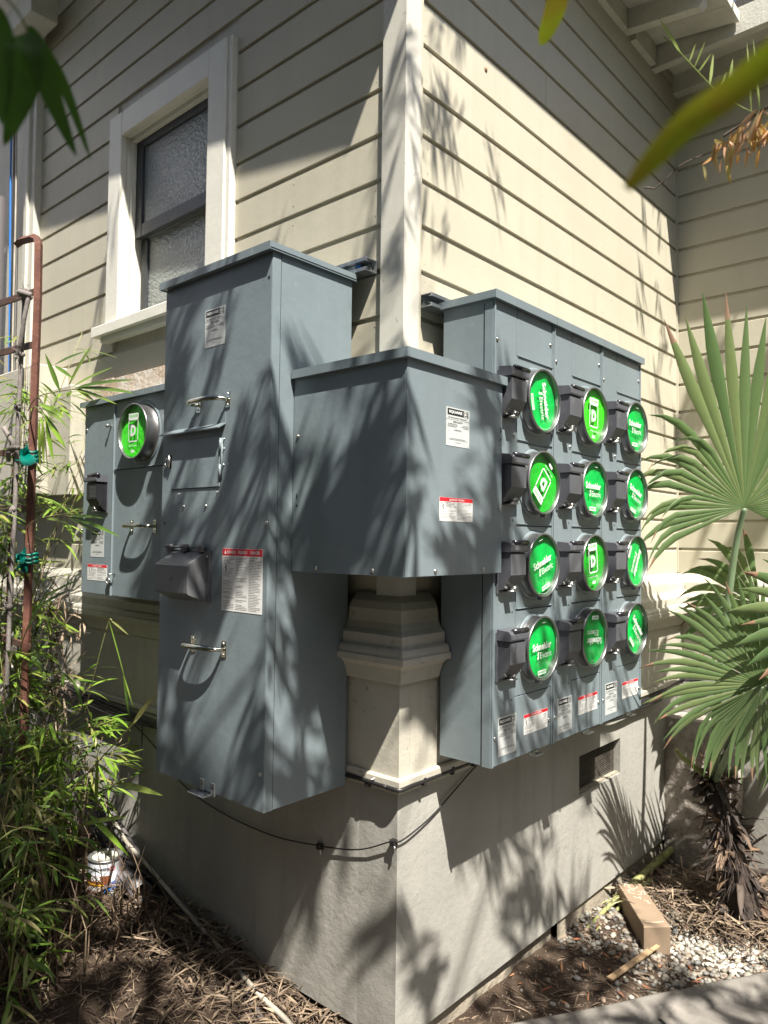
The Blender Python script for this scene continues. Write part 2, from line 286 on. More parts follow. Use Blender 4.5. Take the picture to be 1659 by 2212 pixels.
# text -> mesh (cached)
_tc = {}
def text_geo(body, size=1.0, bold=0.0, width=None, space=1.0, shear=0.0):
    k = (body, bold, space, shear)
    if k not in _tc:
        c = bpy.data.curves.new('t', 'FONT'); c.body = body; c.size = 1; c.resolution_u = 2; c.offset = bold; c.space_character = space; c.shear = shear
        c.align_x = 'LEFT'; o = bpy.data.objects.new('t', c); col.objects.link(o)
        bpy.context.view_layer.update(); dg = bpy.context.evaluated_depsgraph_get(); me = o.evaluated_get(dg).to_mesh()
        vs = [v.co.copy() for v in me.vertices]; fs = [tuple(p.vertices) for p in me.polygons]
        o.evaluated_get(dg).to_mesh_clear(); bpy.data.objects.remove(o); bpy.data.curves.remove(c)
        xs = [v.x for v in vs]; ys = [v.y for v in vs]
        _tc[k] = (vs, fs, min(xs), max(xs), min(ys), max(ys))
    return _tc[k]
def put_text(mb, F, body, a, b, h=None, w=None, bold=0.0, rot=0.0, c=0.0, anchor='c', shear=0.0, space=1.0, pivot=None, disp=None):
    """text with cap height h (or fitted to width w) centred/left at a,b on frame F"""
    vs, fs, x0, x1, y0, y1 = text_geo(body, bold=bold, shear=shear, space=space)
    sy = h / (y1 - y0) if h else w / (x1 - x0)
    sx = w / (x1 - x0) if w else sy
    ox = {'c': -(x0 + x1) / 2, 'l': -x0, 'r': -x1}[anchor]; oy = -(y0 + y1) / 2
    cr, sr = math.cos(rot), math.sin(rot); pv = pivot or (a, b); out = []
    for v in vs:
        X = a + (v.x + ox) * sx - pv[0]; Y = b + (v.y + oy) * sy - pv[1]
        A = pv[0] + X * cr - Y * sr; B = pv[1] + X * sr + Y * cr
        out.append(F(A, B, c))
    mb.add(out, fs, False)
def quad(mb, F, a0, a1, b0, b1, c, rot=0.0, pivot=(0, 0)):
    cr, sr = math.cos(rot), math.sin(rot); out = []
    for a, b in ((a0, b0), (a1, b0), (a1, b1), (a0, b1)):
        X, Y = a - pivot[0], b - pivot[1]; out.append(F(pivot[0] + X * cr - Y * sr, pivot[1] + X * sr + Y * cr, c))
    mb.add(out, [(0, 1, 2, 3)], False)
def screw(parent, F, a, b, r=0.0065, name='screw'):
    mb = MB(True); mb.lathe(F, a, b, [(r, 0), (r, 0.0015), (r * .8, 0.0035), (r * .4, 0.0045), (0.0003, 0.0048)], 12)
    mb.box(F, a - r * .75, a + r * .75, b - .0007, b + .0007, 0.0046, 0.0053)
    return mb.build(name, M['zinc'], parent)
def hole(parent, F, a, b, r=0.004):
    mb = MB(); mb.lathe(F, a, b, [(r, .0004), (.0002, .0006)], 10); return mb.build('screw_hole', M['seam'], parent)

# ------------------------------------------------------------------ ground
def zg(x, y):
    xs = [(-6, -1.40), (-2.6, -1.42), (-1.4, -1.46), (-.67, -1.53), (-.3, -1.60), (0.0, -1.635), (.3, -1.66), (6, -1.66)]
    z = xs[-1][1]
    for (a, za), (b, zb) in zip(xs, xs[1:]):
        if a <= x <= b: z = za + (zb - za) * (x - a) / (b - a); break
    if y < -0.25 and x < 0: z -= min(.10, (-y - .25) * .10)
    return z
def zgn(x, y): return zg(x, y) + 0.018 * noise.noise(Vector((x * 5, y * 5, 1))) + 0.008 * noise.noise(Vector((x * 17, y * 17, 3)))
mb = MB(True); nx, ny = 130, 130
X = [-4.2 + 6.7 * i / nx for i in range(nx + 1)]; Y = [-3.4 + 6.4 * j / ny for j in range(ny + 1)]
mb.add([(x, y, zgn(x, y)) for y in Y for x in X], [(j * (nx + 1) + i, j * (nx + 1) + i + 1, (j + 1) * (nx + 1) + i + 1, (j + 1) * (nx + 1) + i) for j in range(ny) for i in range(nx)])
tag(mb.build('soil_ground', M['soil']), kind='structure')
mb = MB()
for q in ([(-120, -120), (120, -120), (120, -3.3), (-120, -3.3)], [(-120, 3.0), (120, 3.0), (120, 120), (-120, 120)], [(-120, -3.3), (-4.1, -3.3), (-4.1, 3.0), (-120, 3.0)], [(2.4, -3.3), (120, -3.3), (120, 3.0), (2.4, 3.0)]):
    mb.add([(x, y, -1.70) for x, y in q], [(0, 1, 2, 3)])
tag(mb.build('far_ground', M['soil_tan']), kind='structure')
# kerb + path on the lower right: kerb line runs from (.21,.59) to (.69,1.38)
K0 = Vector((0.209, 0.592, 0)); KD = Vector((0.477, 0.792, 0)).normalized(); KN = Vector((KD.y, -KD.x, 0))
def kp(t, n, z): q = K0 + KD * t + KN * n; q.z = z; return q
mb = MB(True); ts = [-2.2 + i * 0.08 for i in range(60)]
prof = [(-.012, -1.75), (-.008, -1.645), (0.0, -1.632), (.012, -1.628), (.05, -1.627), (.085, -1.630), (.098, -1.638), (.104, -1.655)]
mb.sweep([(kp(t, 0.008 * noise.noise(Vector((t * 4, 0, 0))), .006 * noise.noise(Vector((t * 5, 3, 0)))), KN, (0, 0, 1)) for t in ts], prof)
tag(mb.build('concrete_kerb', M['path']), kind='structure')
mb = MB(); mb.add([kp(-3, .1, -1.648), kp(-3, 3, -1.648), kp(6, 3, -1.648), kp(6, .1, -1.648)], [(0, 1, 2, 3)])
tag(mb.build('garden_path', M['path']), kind='structure')
mb = MB()
for t in (.35, 1.25): mb.add([kp(t, .1, -1.6465), kp(t, 1.6, -1.6465), kp(t + .012, 1.6, -1.6465), kp(t + .012, .1, -1.6465)], [(0, 1, 2, 3)])
tag(mb.build('path_joint', M['seam']), kind='structure')

# ------------------------------------------------------------------ house
house = thing('house', (-0.5, 0.5, -1.6), 'cream painted clapboard house corner with grey stucco foundation and cream eaves', 'house')
SX = 0.018
def joint(k): return 1.0121 * (0.117 + 0.15015 * k)
YR = 2.40    # inner corner on the right wall
XL = -2.68
def board(F, a0, a1, z0, z1, nm='siding_board', m='siding'):
    # face sits at c=0 ; cove along the top edge
    if a1 - a0 < .004 or z1 - z0 < .01: return
    mb = MB(); j = U(-.0006, .0006); zt = z1 - .0015; cove = 0.0175
    prof = [(-.03, z0), (j, z0), (j, zt - cove), (j - .0035, zt - cove + .0015), (j - .0085, zt - cove + .006), (j - .0105, zt - cove * .35), (j - .011, zt), (-.03, zt)]
    n = 1
    mb.add([F(a, b, c) for a in (a0, a1) for c, b in prof], [(i, i + 1, 8 + i + 1, 8 + i) for i in range(7)] + [tuple(range(7, -1, -1)), tuple(range(8, 16))])
    return mb.build(nm, M[m], house)
FRW = FX(-SX); FLW = Fr((0, SX, 0), (1, 0, 0)); FRT = Fr((0, YR, 0), (1, 0, 0))
# right wall, left wall and return wall boards
for k in range(-2, 17):
    z0, z1 = joint(k), joint(k + 1)
    if z0 > 2.68: break
    bj = {1: 2.16, 2: 2.155, 3: 2.16, 0: 2.157, 6: 1.32, 11: .92}.get(k)
    if bj: board(FRW, .078, bj - .0012, z0, z1); board(FRW, bj + .0012, YR, z0, z1)
    else: board(FRW, .078, YR, z0, z1)
    board(FRT, -SX, 1.2, z0, z1)
WX0, WX1, WZ0, WZ1 = -1.85, -.925, .99, 2.0
for k in range(-2, 20):
    z0, z1 = joint(k), joint(k + 1)
    if z1 <= WZ0 - .05 or z0 >= WZ1:
        board(FLW, XL, -.098, z0, z1)
    else:
        board(FLW, XL, WX0 + .01, z0, z1); board(FLW, WX1 + .028, -.098, z0, z1)
mb = MB(True)
for k in range(-2, 16):
    zc = joint(k) + .028
    for j in range(6):
        y = .13 + j * .44 + U(-.01, .01)
        for dz_ in (0, .085): mb.lathe(FRW, y, zc + dz_ + U(-.004, .004), [(.0032, .0007), (.0022, .0010), (.0003, .0010)], 7)
    if k < 13 or True:
        for j in range(7):
            x = -.13 - j * .42 + U(-.01, .01)
            if WX0 - .05 < x < WX1 + .05 and WZ0 - .08 < zc < WZ1 + .02: continue
            for dz_ in (0, .085): mb.lathe(FLW, x, zc + dz_ + U(-.004, .004), [(.0032, .0007), (.0022, .0010), (.0003, .0010)], 7)
mb.build('nail_heads', M['siding'], house, kind='stuff')
# solid wall core behind the boards
mb = MB()
mb.box(W, -4.5, -SX - .012, SX + .20, 3.0, -.74, 2.52)
mb.box(W, -4.5, WX0 + .07, SX + .012, SX + .20, -1.3, 2.7); mb.box(W, WX1 - .07, -SX - .012, SX + .012, SX + .20, -1.3, 2.52)
mb.box(W, WX0 + .07, WX1 - .07, SX + .012, SX + .20, -1.3, WZ0 - .06); mb.box(W, WX0 + .07, WX1 - .07, SX + .012, SX + .20, WZ1 - .07, 2.6)
mb.box(W, -SX - .02, 2.5, YR + .012, YR + .3, -1.7, 2.62)
mb.build('wall_core', M['moulding'], house)
# corner boards
mb = MB(); mb.box(W, -.098, 0.0, 0.0, 0.03, -.186, 2.6); mb.build('corner_board', M['trim'], house)
mb = MB(); mb.box(W, -.03, -.0005, .0305, .078, -.192, 2.6); mb.build('corner_board', M['trim'], house)
mb = MB(); mb.box(W, -.035, -.0035, .079, .092, -.05, 2.6); mb.build('corner_bead', M['siding'], house)
mb = MB(); mb.box(W, -SX - .01, -SX + .006, YR - .014, YR - .001, -.17, 2.58); mb.build('inner_corner_strip', M['siding'], house)
mb = MB(); mb.box(W, XL - .13, XL, -.02, .05, -.15, 3.0); mb.build('end_board', M['trim'], house)
mb = MB(); mb.box(W, XL - .075, XL - .055, -.035, -.0205, .8, 3.0); mb.build('end_bead', M['trim'], house)
# belt moulding
prof = [(-.04, -.172), (-.005, -.176), (.020, -.200), (.031, -.222), (.035, -.262), (.044, -.282), (.060, -.296), (.061, -.330), (.074, -.335), (.079, -.345), (.079, -.356), (.086, -.359), (.086, -.377), (.070, -.382), (.055, -.396), (.046, -.418), (.040, -.440), (.031, -.444), (.012, -.446), (-.04, -.446)]
k = len(prof)
def sw(path, name, m='moulding', pr=prof, par=house):
    mb = MB(); mb.sweep(path, pr); return mb.build(name, M[m], par)
U3 = (0, 0, 1)
sw([((-.187, 0, 0), (0, -1, 0), U3), ((0, 0, 0), (1, -1, 0), U3), ((0, .152, 0), (1, 0, 0), U3)], 'belt_moulding')
sw([((0, 1.26, 0), (1, 0, 0), U3), ((0, YR - .02, 0), (1, 0, 0), U3)], 'belt_moulding')
sw([((-.0, YR - .02, 0), (0, -1, 0), U3), ((2.3, YR - .02, 0), (0, -1, 0), U3)], 'belt_moulding')
prL = [(a * .75, b) for a, b in prof]
sw([((-3.0, 0, 0), (0, -1, 0), U3), ((-.745, 0, 0), (0, -1, 0), U3)], 'belt_moulding', pr=prL)
# frieze boards and base trim
mb = MB(); mb.box(W, -3.0, .02, -.02, .03, -.728, -.446); mb.build('frieze_board', M['moulding'], house)
mb = MB(); mb.box(W, -.03, .0205, .0302, YR - .03, -.7285, -.446); mb.build('frieze_board', M['moulding'], house)
mb = MB(); mb.box(W, -.03, 2.3, YR - .045, YR + .01, -.728, -.446); mb.build('frieze_board', M['moulding'], house)
pr2 = [(-.02, -.727), (.030, -.729), (.034, -.735), (.034, -.752), (.012, -.754), (.012, -.762), (.024, -.764), (.024, -.776), (-.02, -.778)]
sw([((-3.0, 0, 0), (0, -1, 0), U3), ((0, 0, 0), (1, -1, 0), U3), ((0, YR - .03, 0), (1, 0, 0), U3)], 'sill_trim', pr=pr2)
# stucco skirt, with the vent opening left free on the right wall
VY0, VY1, VZ0, VZ1 = 1.197, 1.610, -1.085, -.922
mb = MB()
def wallgrid(F, a0, a1, b0, b1, na, nb, amp=.0025, thick=.05):
    def wob(a, b):
        e = min(1.0, min(a - a0, a1 - a, b - b0, b1 - b) / .04)
        return amp * e * (noise.noise(Vector((a * 3 + F.o.x, b * 3, F.o.y))) + .5 * noise.noise(Vector((a * 11, b * 11, 2 + F.o.y))))
    P_ = [F(a0 + (a1 - a0) * i / na, b0 + (b1 - b0) * j / nb, wob(a0 + (a1 - a0) * i / na, b0 + (b1 - b0) * j / nb)) for j in range(nb + 1) for i in range(na + 1)]
    mb.add(P_, [(j * (na + 1) + i, j * (na + 1) + i + 1, (j + 1) * (na + 1) + i + 1, (j + 1) * (na + 1) + i) for j in range(nb) for i in range(na)], True)
F0 = FX(0.0)
wallgrid(F0, 0, VY0, -1.547, -.777, 50, 40); wallgrid(F0, VY1, YR - .03, -1.547, -.777, 25, 30)
wallgrid(F0, VY0, VY1, VZ1, -.777, 10, 8); wallgrid(F0, VY0, VY1, -1.547, VZ0, 14, 20)
for a0, a1, b0, b1, ax in ((VY0, VY1, VZ0, VZ0, 0), (VY0, VY1, VZ1, VZ1, 0), (VY0, VY0, VZ0, VZ1, 1), (VY1, VY1, VZ0, VZ1, 1)):
    mb.add([F0(a0, b0, 0), F0(a1, b1, 0), F0(a1, b1, -.10), F0(a0, b0, -.10)], [(0, 1, 2, 3)])
mb.add([F0(0, -1.547, 0), F0(YR, -1.547, 0), F0(YR, -1.547, -.06), F0(0, -1.547, -.06)], [(0, 1, 2, 3)])
mb.build('stucco_wall', M['stucco'], house)
mb = MB(); G0 = FY(0.0); wallgrid(G0, -4.2, -.16, -1.547, -.777, 90, 30, .003); mb.add([G0(-4.2, -1.547, 0), G0(-.16, -1.547, 0), G0(-.16, -1.547, -.06), G0(-4.2, -1.547, -.06)], [(0, 1, 2, 3)]); mb.build('stucco_wall', M['stucco'], house)
mb = MB(); wallgrid(G0, -.16, 0, -1.547, -.777, 10, 40, .006); mb.add([G0(-.16, -1.547, 0), G0(0, -1.547, 0), G0(0, -1.547, -.06), G0(-.16, -1.547, -.06)], [(0, 1, 2, 3)]); mb.build('rough_stucco_edge', M['stucco_rough'], house)
mb = MB(); wallgrid(Fr((0, YR - .05, 0), (1, 0, 0)), -.02, 2.4, -1.75, -.73, 30, 16, .006); mb.build('stucco_wall', M['stucco'], house)
# footing under the skirt
mb = MB(True); F1 = FX(-.035)
mb.smooth = True; wallgrid(F1, -.035, 1.02, -1.85, -1.545, 40, 10, .02); wallgrid(FX(-.012), 1.03, 1.10, -1.85, -1.545, 4, 8, .006); wallgrid(FX(-.02), 1.10, 2.38, -1.85, -1.545, 30, 8, .008)
mb.build('concrete_footing', M['footing'], house)
mb = MB(True); wallgrid(FY(.035), -4.2, -.035, -1.85, -1.545, 60, 10, .015); mb.build('concrete_footing', M['wood_trim'], house)
# core behind the skirt
mb = MB(); mb.box(W, -4.2, -.11, .045, 2.9, -1.9, -.75); mb.build('foundation_core', M['dark_in'], house)
# vent: screen in the opening
vent = MB(); F2 = FX(-.035)
n = 34
for i in range(n + 1):
    y = VY0 + (VY1 - VY0) * i / n + U(-.001, .001); vent.box(F2, y - .0009, y + .0009, VZ0, VZ1, 0, .0018)
for j in range(20):
    z = VZ0 + (VZ1 - VZ0) * (j + .5) / 20 + U(-.001, .001); vent.box(F2, VY0, VY1, z - .0009, z + .0009, .0018, .0036)
v = MB(); v.box(FX(-.05), VY0 - .01, VY1 + .01, VZ0 - .01, VZ1 + .01, -.03, 0)
vo = v.build('vent_opening', M['dark_in'], house); vent.build('mesh_screen', M['mesh'], vo)
fr_ = MB(); fr_.box(FX(-.03), VY0 + .001, VY1 - .001, VZ0 + .0005, VZ0 + .006, 0, .02); fr_.build('vent_sill', M['footing'], vo)
# eave: roof deck slopes down to the right (x), rafters and soffit boards
def zr(x): return 2.605 - .15 * x
EX, EO = .40, -.334
F3 = Fr((0, 0, 0), (1, 0, 0), (0, 0, 1))     # a=x b=z c=-y
mb = MB()
mb.prism(F3, [(-4.5, zr(-4.5)+.022), (EX, zr(EX)+.022), (EX, zr(EX) + .045), (-4.5, zr(-4.5) + .045)], .334, -2.04)
mb.build('roof', M['roofing'], house)
ys = [-.334 + .1471 * i for i in range(17)]
for a, b in zip(ys, ys[1:]):
    mb = MB(); mb.prism(F3, [(-.02 if a > .05 else -4.4, zr(-.02 if a > .05 else -4.4)), (EX - .001, zr(EX)), (EX - .001, zr(EX) + .021), (-.02 if a > .05 else -4.4, zr(-.02 if a > .05 else -4.4) + .021)], -a - .0015, -b + .0015); mb.build('soffit_board', M['rafter'], house)
for y in (-.0, .61, 1.16, 1.67):
    mb = MB(); zz = [zr(-.03), zr(.365)]; mb.prism(F3, [(-.03, zz[0] - .10), (.35, zz[1] - .095), (.365, zz[1] - .075), (.365, zz[1] - .0005), (-.03, zz[0] - .0005)], -y, -y - .052); mb.build('rafter', M['rafter'], house)
mb = MB(); mb.box(W, EX + .001, EX + .022, -.334, 2.02, zr(EX) - .005, zr(EX) + .044)
mb.build('fascia_board', M['rafter'], house)
# wing eave above the return wall
mb = MB(); mb.box(W, -.02, 2.6, 2.03, 2.08, 2.49, 2.62); mb.build('rafter', M['rafter'], house)
for i in range(12):
    mb = MB(); mb.box(W, .385 + i * .16 if i else -.01, .385 + (i + 1) * .16 - .003, 2.081, 2.42, 2.600, 2.62); mb.build('soffit_board', M['rafter'], house)
mb = MB(); mb.box(W, -.02, 2.6, 2.03, 2.6, 2.6205, 2.66); mb.build('roof', M['roofing'], house)
mb = MB(); mb.box(W, -.02, 2.6, 2.335, 2.398, 2.50, 2.598); mb.build('frieze_board', M['rafter'], house)
for y0, y1 in ((.02, .6), (.67, 1.15), (1.22, 1.66), (1.73, 2.02)):
    mb = MB(); mb.box(W, -.018, .012, y0 + .03, y1, 2.50, 2.598); mb.build('frieze_block', M['rafter'], house)
# beam end top left
mb = MB(); mb.box(W, -2.90, -2.42, -.17, -.03, 2.73, 2.86); mb.build('beam_end', M['rafter'], house)
# window
wd = MB(); FW = FY(-.02)
wd.box(W, WX0 + .118, WX0 + .122, 0, .001, 1, 1.001)
win = thing('window_anchor', (0, 0, 0), None, None); bpy.data.objects.remove(win)
def P_(name, m, *boxes, par=None, ch=0.002):
    mb = MB()
    for F, a0, a1, b0, b1, c0, c1 in boxes: mb.box(F, a0, a1, b0, b1, c0, c1, ch)
    return mb.build(name, M[m], par or house)
frame = P_('window', 'window_trim', (FW, WX0, WX0 + .115, WZ0, WZ1, -.03, 0), ch=.004)
P_('window_casing', 'window_trim', (FW, WX0 + .1155, WX1 - .1205, WZ1 - .115, WZ1 - .0005, -.03, -.001), par=frame, ch=.003)
P_('window_casing', 'window_trim', (FW, WX1 - .12, WX1, WZ0, WZ1, -.03, -.0005), par=frame, ch=.004)
P_('backband', 'window_trim', (FLW, WX1 + .002, WX1 + .026, WZ0, WZ1 + .0, -.01, .028), par=frame)
# jambs (reveal)
P_('window_jamb', 'window_trim', (W, WX0 + .085, WX0 + .115, .012, .14, WZ0, WZ1 - .115), (W, WX0 + .1155, WX0 + .135, .03, .05, WZ0, WZ1 - .116), par=frame)
P_('window_jamb', 'window_trim', (W, WX1 - .12, WX1 - .09, .012, .14, WZ0, WZ1 - .115), (W, WX1 - .14, WX1 - .1205, .03, .05, WZ0, WZ1 - .116), par=frame)
P_('window_head', 'window_trim', (W, WX0 + .1155, WX1 - .1205, .012, .14, WZ1 - .114, WZ1 - .09), (W, WX0 + .136, WX1 - .141, .028, .05, WZ1 - .135, WZ1 - .1145), par=frame)
P_('window_sill', 'window_trim', (W, WX0 - .065, WX1 + .06, -.054, .02, WZ0 - .048, WZ0), par=frame, ch=.005)
P_('sill_apron', 'window_trim', (W, WX0 - .02, WX1 + .03, -.028, .01, WZ0 - .075, WZ0 - .0485), par=frame)
ax0, ax1 = WX0 + .135, WX1 - .14; MZ = 1.425
def sash(y, z0, z1, st=.052, bot=.06, top=.05):
    Fs = Fr((0, y, 0), (1, 0, 0)); mb = MB()
    mb.box(Fs, ax0, ax0 + st, z0, z1, -.03, 0, .003); mb.box(Fs, ax1 - st, ax1, z0, z1, -.03, 0, .003)
    mb.box(Fs, ax0 + st + .0005, ax1 - st - .0005, z0, z0 + bot, -.03, -.0006, .003); mb.box(Fs, ax0 + st + .0005, ax1 - st - .0005, z1 - top, z1, -.03, -.0006, .003)
    s_ = mb.build('window_sash', M['sash'], frame)
    mb = MB(); mb.box(Fs, ax0 + st - .004, ax1 - st + .004, z0 + bot - .004, z1 - top + .004, -.018, -.012); mb.build('window_pane', M['glass'], frame)
sash(.052, MZ - .02, WZ1 - .118); sash(.086, WZ0 + .002, MZ + .03)
# beige panels low on the left wall and the peeled patch
P_('painted_panel', 'moulding', (W, -3.0, -2.29, -.15, .017, .20, .86), ch=.006)
pb = P_('painted_panel', 'moulding', (W, -2.285, -2.06, -.075, .017, .195, .735), ch=.006)
for i in range(5): P_('panel_rib', 'moulding', (W, -2.42 + i * .027, -2.408 + i * .027, -.158, -.1505, .22, .84), par=None, ch=0)
P_('peeling_board', 'peeling', (W, -2.05, -1.79, -.004, .006, .56, .742), ch=.001)
P_('peeling_board', 'peeling', (W, -1.786, -.76, -.006, .004, .56, .735), ch=.001)
# spot stain and small fixings on the right wall
mb = MB(True); mb.lathe(FX(-SX), .476, 1.725, [(.010, 0), (.008, .003), (.002, .004)], 9); mb.build('rusty_nail_stain', M['stain'], house)
for (x, y, z) in ((-.069, -.032, -.745),):
    mb = MB(True); mb.lathe(FY(y), x, z, [(.006, 0), (.004, .008), (.001, .012)], 8); mb.build('wall_hook', M['zinc'], house)

# ------------------------------------------------------------------ concrete pier by the inner corner
pier = thing('concrete_pier', (.1, 2.26, -1.65), 'broken low grey concrete pier in the inner corner behind the palm trunk', 'pier')
mb = MB(True); nn = 14; pts = []
outl = [(-.005, 2.16), (.12, 2.12), (.27, 2.16), (.33, 2.33), (.0, 2.33)]
rows = []
for j in range(11):
    z = -1.72 + (.80) * j / 10
    for i, (x, y) in enumerate(outl):
        w = .02 * noise.noise(Vector((x * 7, z * 9, i)))
        rows.append((x * (1 - .10 * (j == 10)) + w - .0, y + w + (.02 if j == 10 else 0), z))
m5 = len(outl)
mb.add(rows, [(j * m5 + i, j * m5 + (i + 1) % m5, (j + 1) * m5 + (i + 1) % m5, (j + 1) * m5 + i) for j in range(10) for i in range(m5)] + [tuple(range(10 * m5, 11 * m5))], False)
mb.build('pier_block', M['pier'], pier)

# ------------------------------------------------------------------ neighbouring wall, wires on the far left
nb = thing('neighbour_wall', (-6, -1, -1.4), 'bright pale ribbed wall glimpsed beyond the left end of the house', 'wall')
mb = MB(); mb.box(W, -6.2, -6.0, -4.0, 4.0, -1.6, 5.2)
for i in range(80): mb.box(W, -5.999, -5.96, -4 + i * .1, -3.96 + i * .1, -1.6, 5.2)
mb.build('ribbed_panel', M['neighbor'], nb)
dp = thing('downspout', (-3.0, -.08, -1.4), 'weathered grey vertical pipe at the far left end of the house wall', 'pipe')
mb = MB(True); mb.tube([(-3.03, -.08, -1.4), (-3.03, -.08, 1.95)], .045, 10); mb.build('grey_pipe', M['cable_grey'], dp)
mb = MB(); mb.lathe(Fr((-3.03, -.08, .7), (1, 0, 0), (0, 1, 0)), 0, 0, [(.05, 0), (.05, .05)], 12); mb.build('pipe_collar', M['zinc'], dp)
def cable(name, pts, r, m, label, cat='cable', group=None, n=6, clips=()):
    o = MB(True); o.tube(pts, r, n); o = o.build(name, M[m]); tag(o, label, cat, group); return o
def curve(pts, k=8):
    pts = [Vector(p) for p in pts]; out = []
    for i in range(len(pts) - 1):
        p0 = pts[max(i - 1, 0)]; p1 = pts[i]; p2 = pts[i + 1]; p3 = pts[min(i + 2, len(pts) - 1)]
        for j in range(k):
            t = j / k; out.append(.5 * ((2 * p1) + (-p0 + p2) * t + (2 * p0 - 5 * p1 + 4 * p2 - p3) * t * t + (-p0 + 3 * p1 - 3 * p2 + p3) * t ** 3))
    out.append(pts[-1]); return out
cable('hanging_wire', curve([(-2.93, -.06, 3.0), (-2.90, -.06, 2.0), (-2.87, -.05, 1.0), (-2.84, -.05, .3)]), .006, 'cable_blue', 'bright blue cable running down the left end of the wall', 'cable')
for i, (dx, m_, lb) in enumerate(((.035, 'cable', 'thin black wire beside the blue cable at the left end'), (.065, 'cable_white', 'thin cream wire nearest the end board at the left end'))):
    cable('hanging_wire', curve([(-2.93 + dx, -.07, 3.0), (-2.90 + dx + .01, -.06, 2.0), (-2.87 + dx, -.06, 1.0), (-2.85 + dx, -.05, .2)]), .005, m_, lb, 'wire')

# ------------------------------------------------------------------ labels on enclosures
def square_d_label(parent, F, a0, a1, b0, b1, model, silver=True):
    lab = MB(); lab.box(F, a0, a1, b0, b1, .0003, .0009); L_ = lab.build('rating_label', M['label'], parent)
    w, h = a1 - a0, b1 - b0; c = .0012
    blk = MB(); wht = MB()
    tb0, tb1 = b1 - h * .20, b1 - h * .03; quad(blk, F, a0 + w * .05, a0 + w * .95, tb0, tb1, c)
    mid = (tb0 + tb1) / 2
    put_text(wht, F, 'SQUARE', a0 + w * .39, mid, h=(tb1 - tb0) * .48, w=w * .56, bold=.03, c=c + .0003)
    s_ = (tb1 - tb0) * .43; cx = a0 + w * .82
    for q in ((cx - s_, cx + s_, mid + s_ - s_ * .18, mid + s_), (cx - s_, cx + s_, mid - s_, mid - s_ + s_ * .18), (cx - s_, cx - s_ + s_ * .18, mid - s_, mid + s_), (cx + s_ - s_ * .18, cx + s_, mid - s_, mid + s_)): quad(wht, F, q[0], q[1], q[2], q[3], c + .0003)
    put_text(wht, F, 'D', cx, mid, h=s_ * .95, w=s_ * .95, bold=.05, c=c + .0003)
    put_text(blk, F, 'by Schneider Electric', a0 + w * .48, b1 - h * .265, h=h * .055, w=w * .78, bold=.02, c=c)
    quad(blk, F, a0, a1, b1 - h * .315, b1 - h * .308, c)
    put_text(blk, F, model, a0 + w * .5, b1 - h * .365, h=h * .05, w=w * .42, bold=.02, c=c)
    put_text(blk, F, 'EZ METER PAKS', a0 + w * .08, b1 - h * .43, h=h * .028, w=w * .38, anchor='l', bold=.02, c=c)
    R_ = random.Random(3)
    for i, (x0, x1, y) in enumerate(((.06, .5, .465), (.06, .42, .495), (.70, .95, .43), (.62, .95, .465), (.72, .95, .495), (.38, .62, .56), (.32, .68, .585), (.2, .8, .80), (.12, .9, .83), (.4, .6, .90))):
        x = x0
        while x < x1: e = min(x1, x + R_.uniform(.02, .07)); quad(blk, F, a0 + w * x, a0 + w * e, b1 - h * y - h * .008, b1 - h * y + h * .004, c); x = e + .012
    blk.build('label_print', M['black'], L_); wht.build('label_logo', M['white'], L_)
def figure(mb, F, a, b, s, c):
    for q in ((-.05, .1, -.35, .1), ): pass
    def seg(x0, y0, x1, y1, t=.06):
        dx, dy = x1 - x0, y1 - y0; l = math.hypot(dx, dy); nx_, ny_ = -dy / l * t, dx / l * t
        mb.add([F(a + (x0 + nx_) * s, b + (y0 + ny_) * s, c), F(a + (x0 - nx_) * s, b + (y0 - ny_) * s, c), F(a + (x1 - nx_) * s, b + (y1 - ny_) * s, c), F(a + (x1 + nx_) * s, b + (y1 + ny_) * s, c)], [(0, 1, 2, 3)])
    seg(-.05, .2, .05, -.1, .09); seg(.05, -.1, -.15, -.5); seg(.05, -.1, .25, -.45); seg(-.05, .18, .3, .3); seg(-.03, .18, -.25, -.05); seg(-.08, .42, -.02, .30, .07)
    seg(-.45, .6, -.2, .45, .03); seg(-.2, .45, -.35, .35, .03)
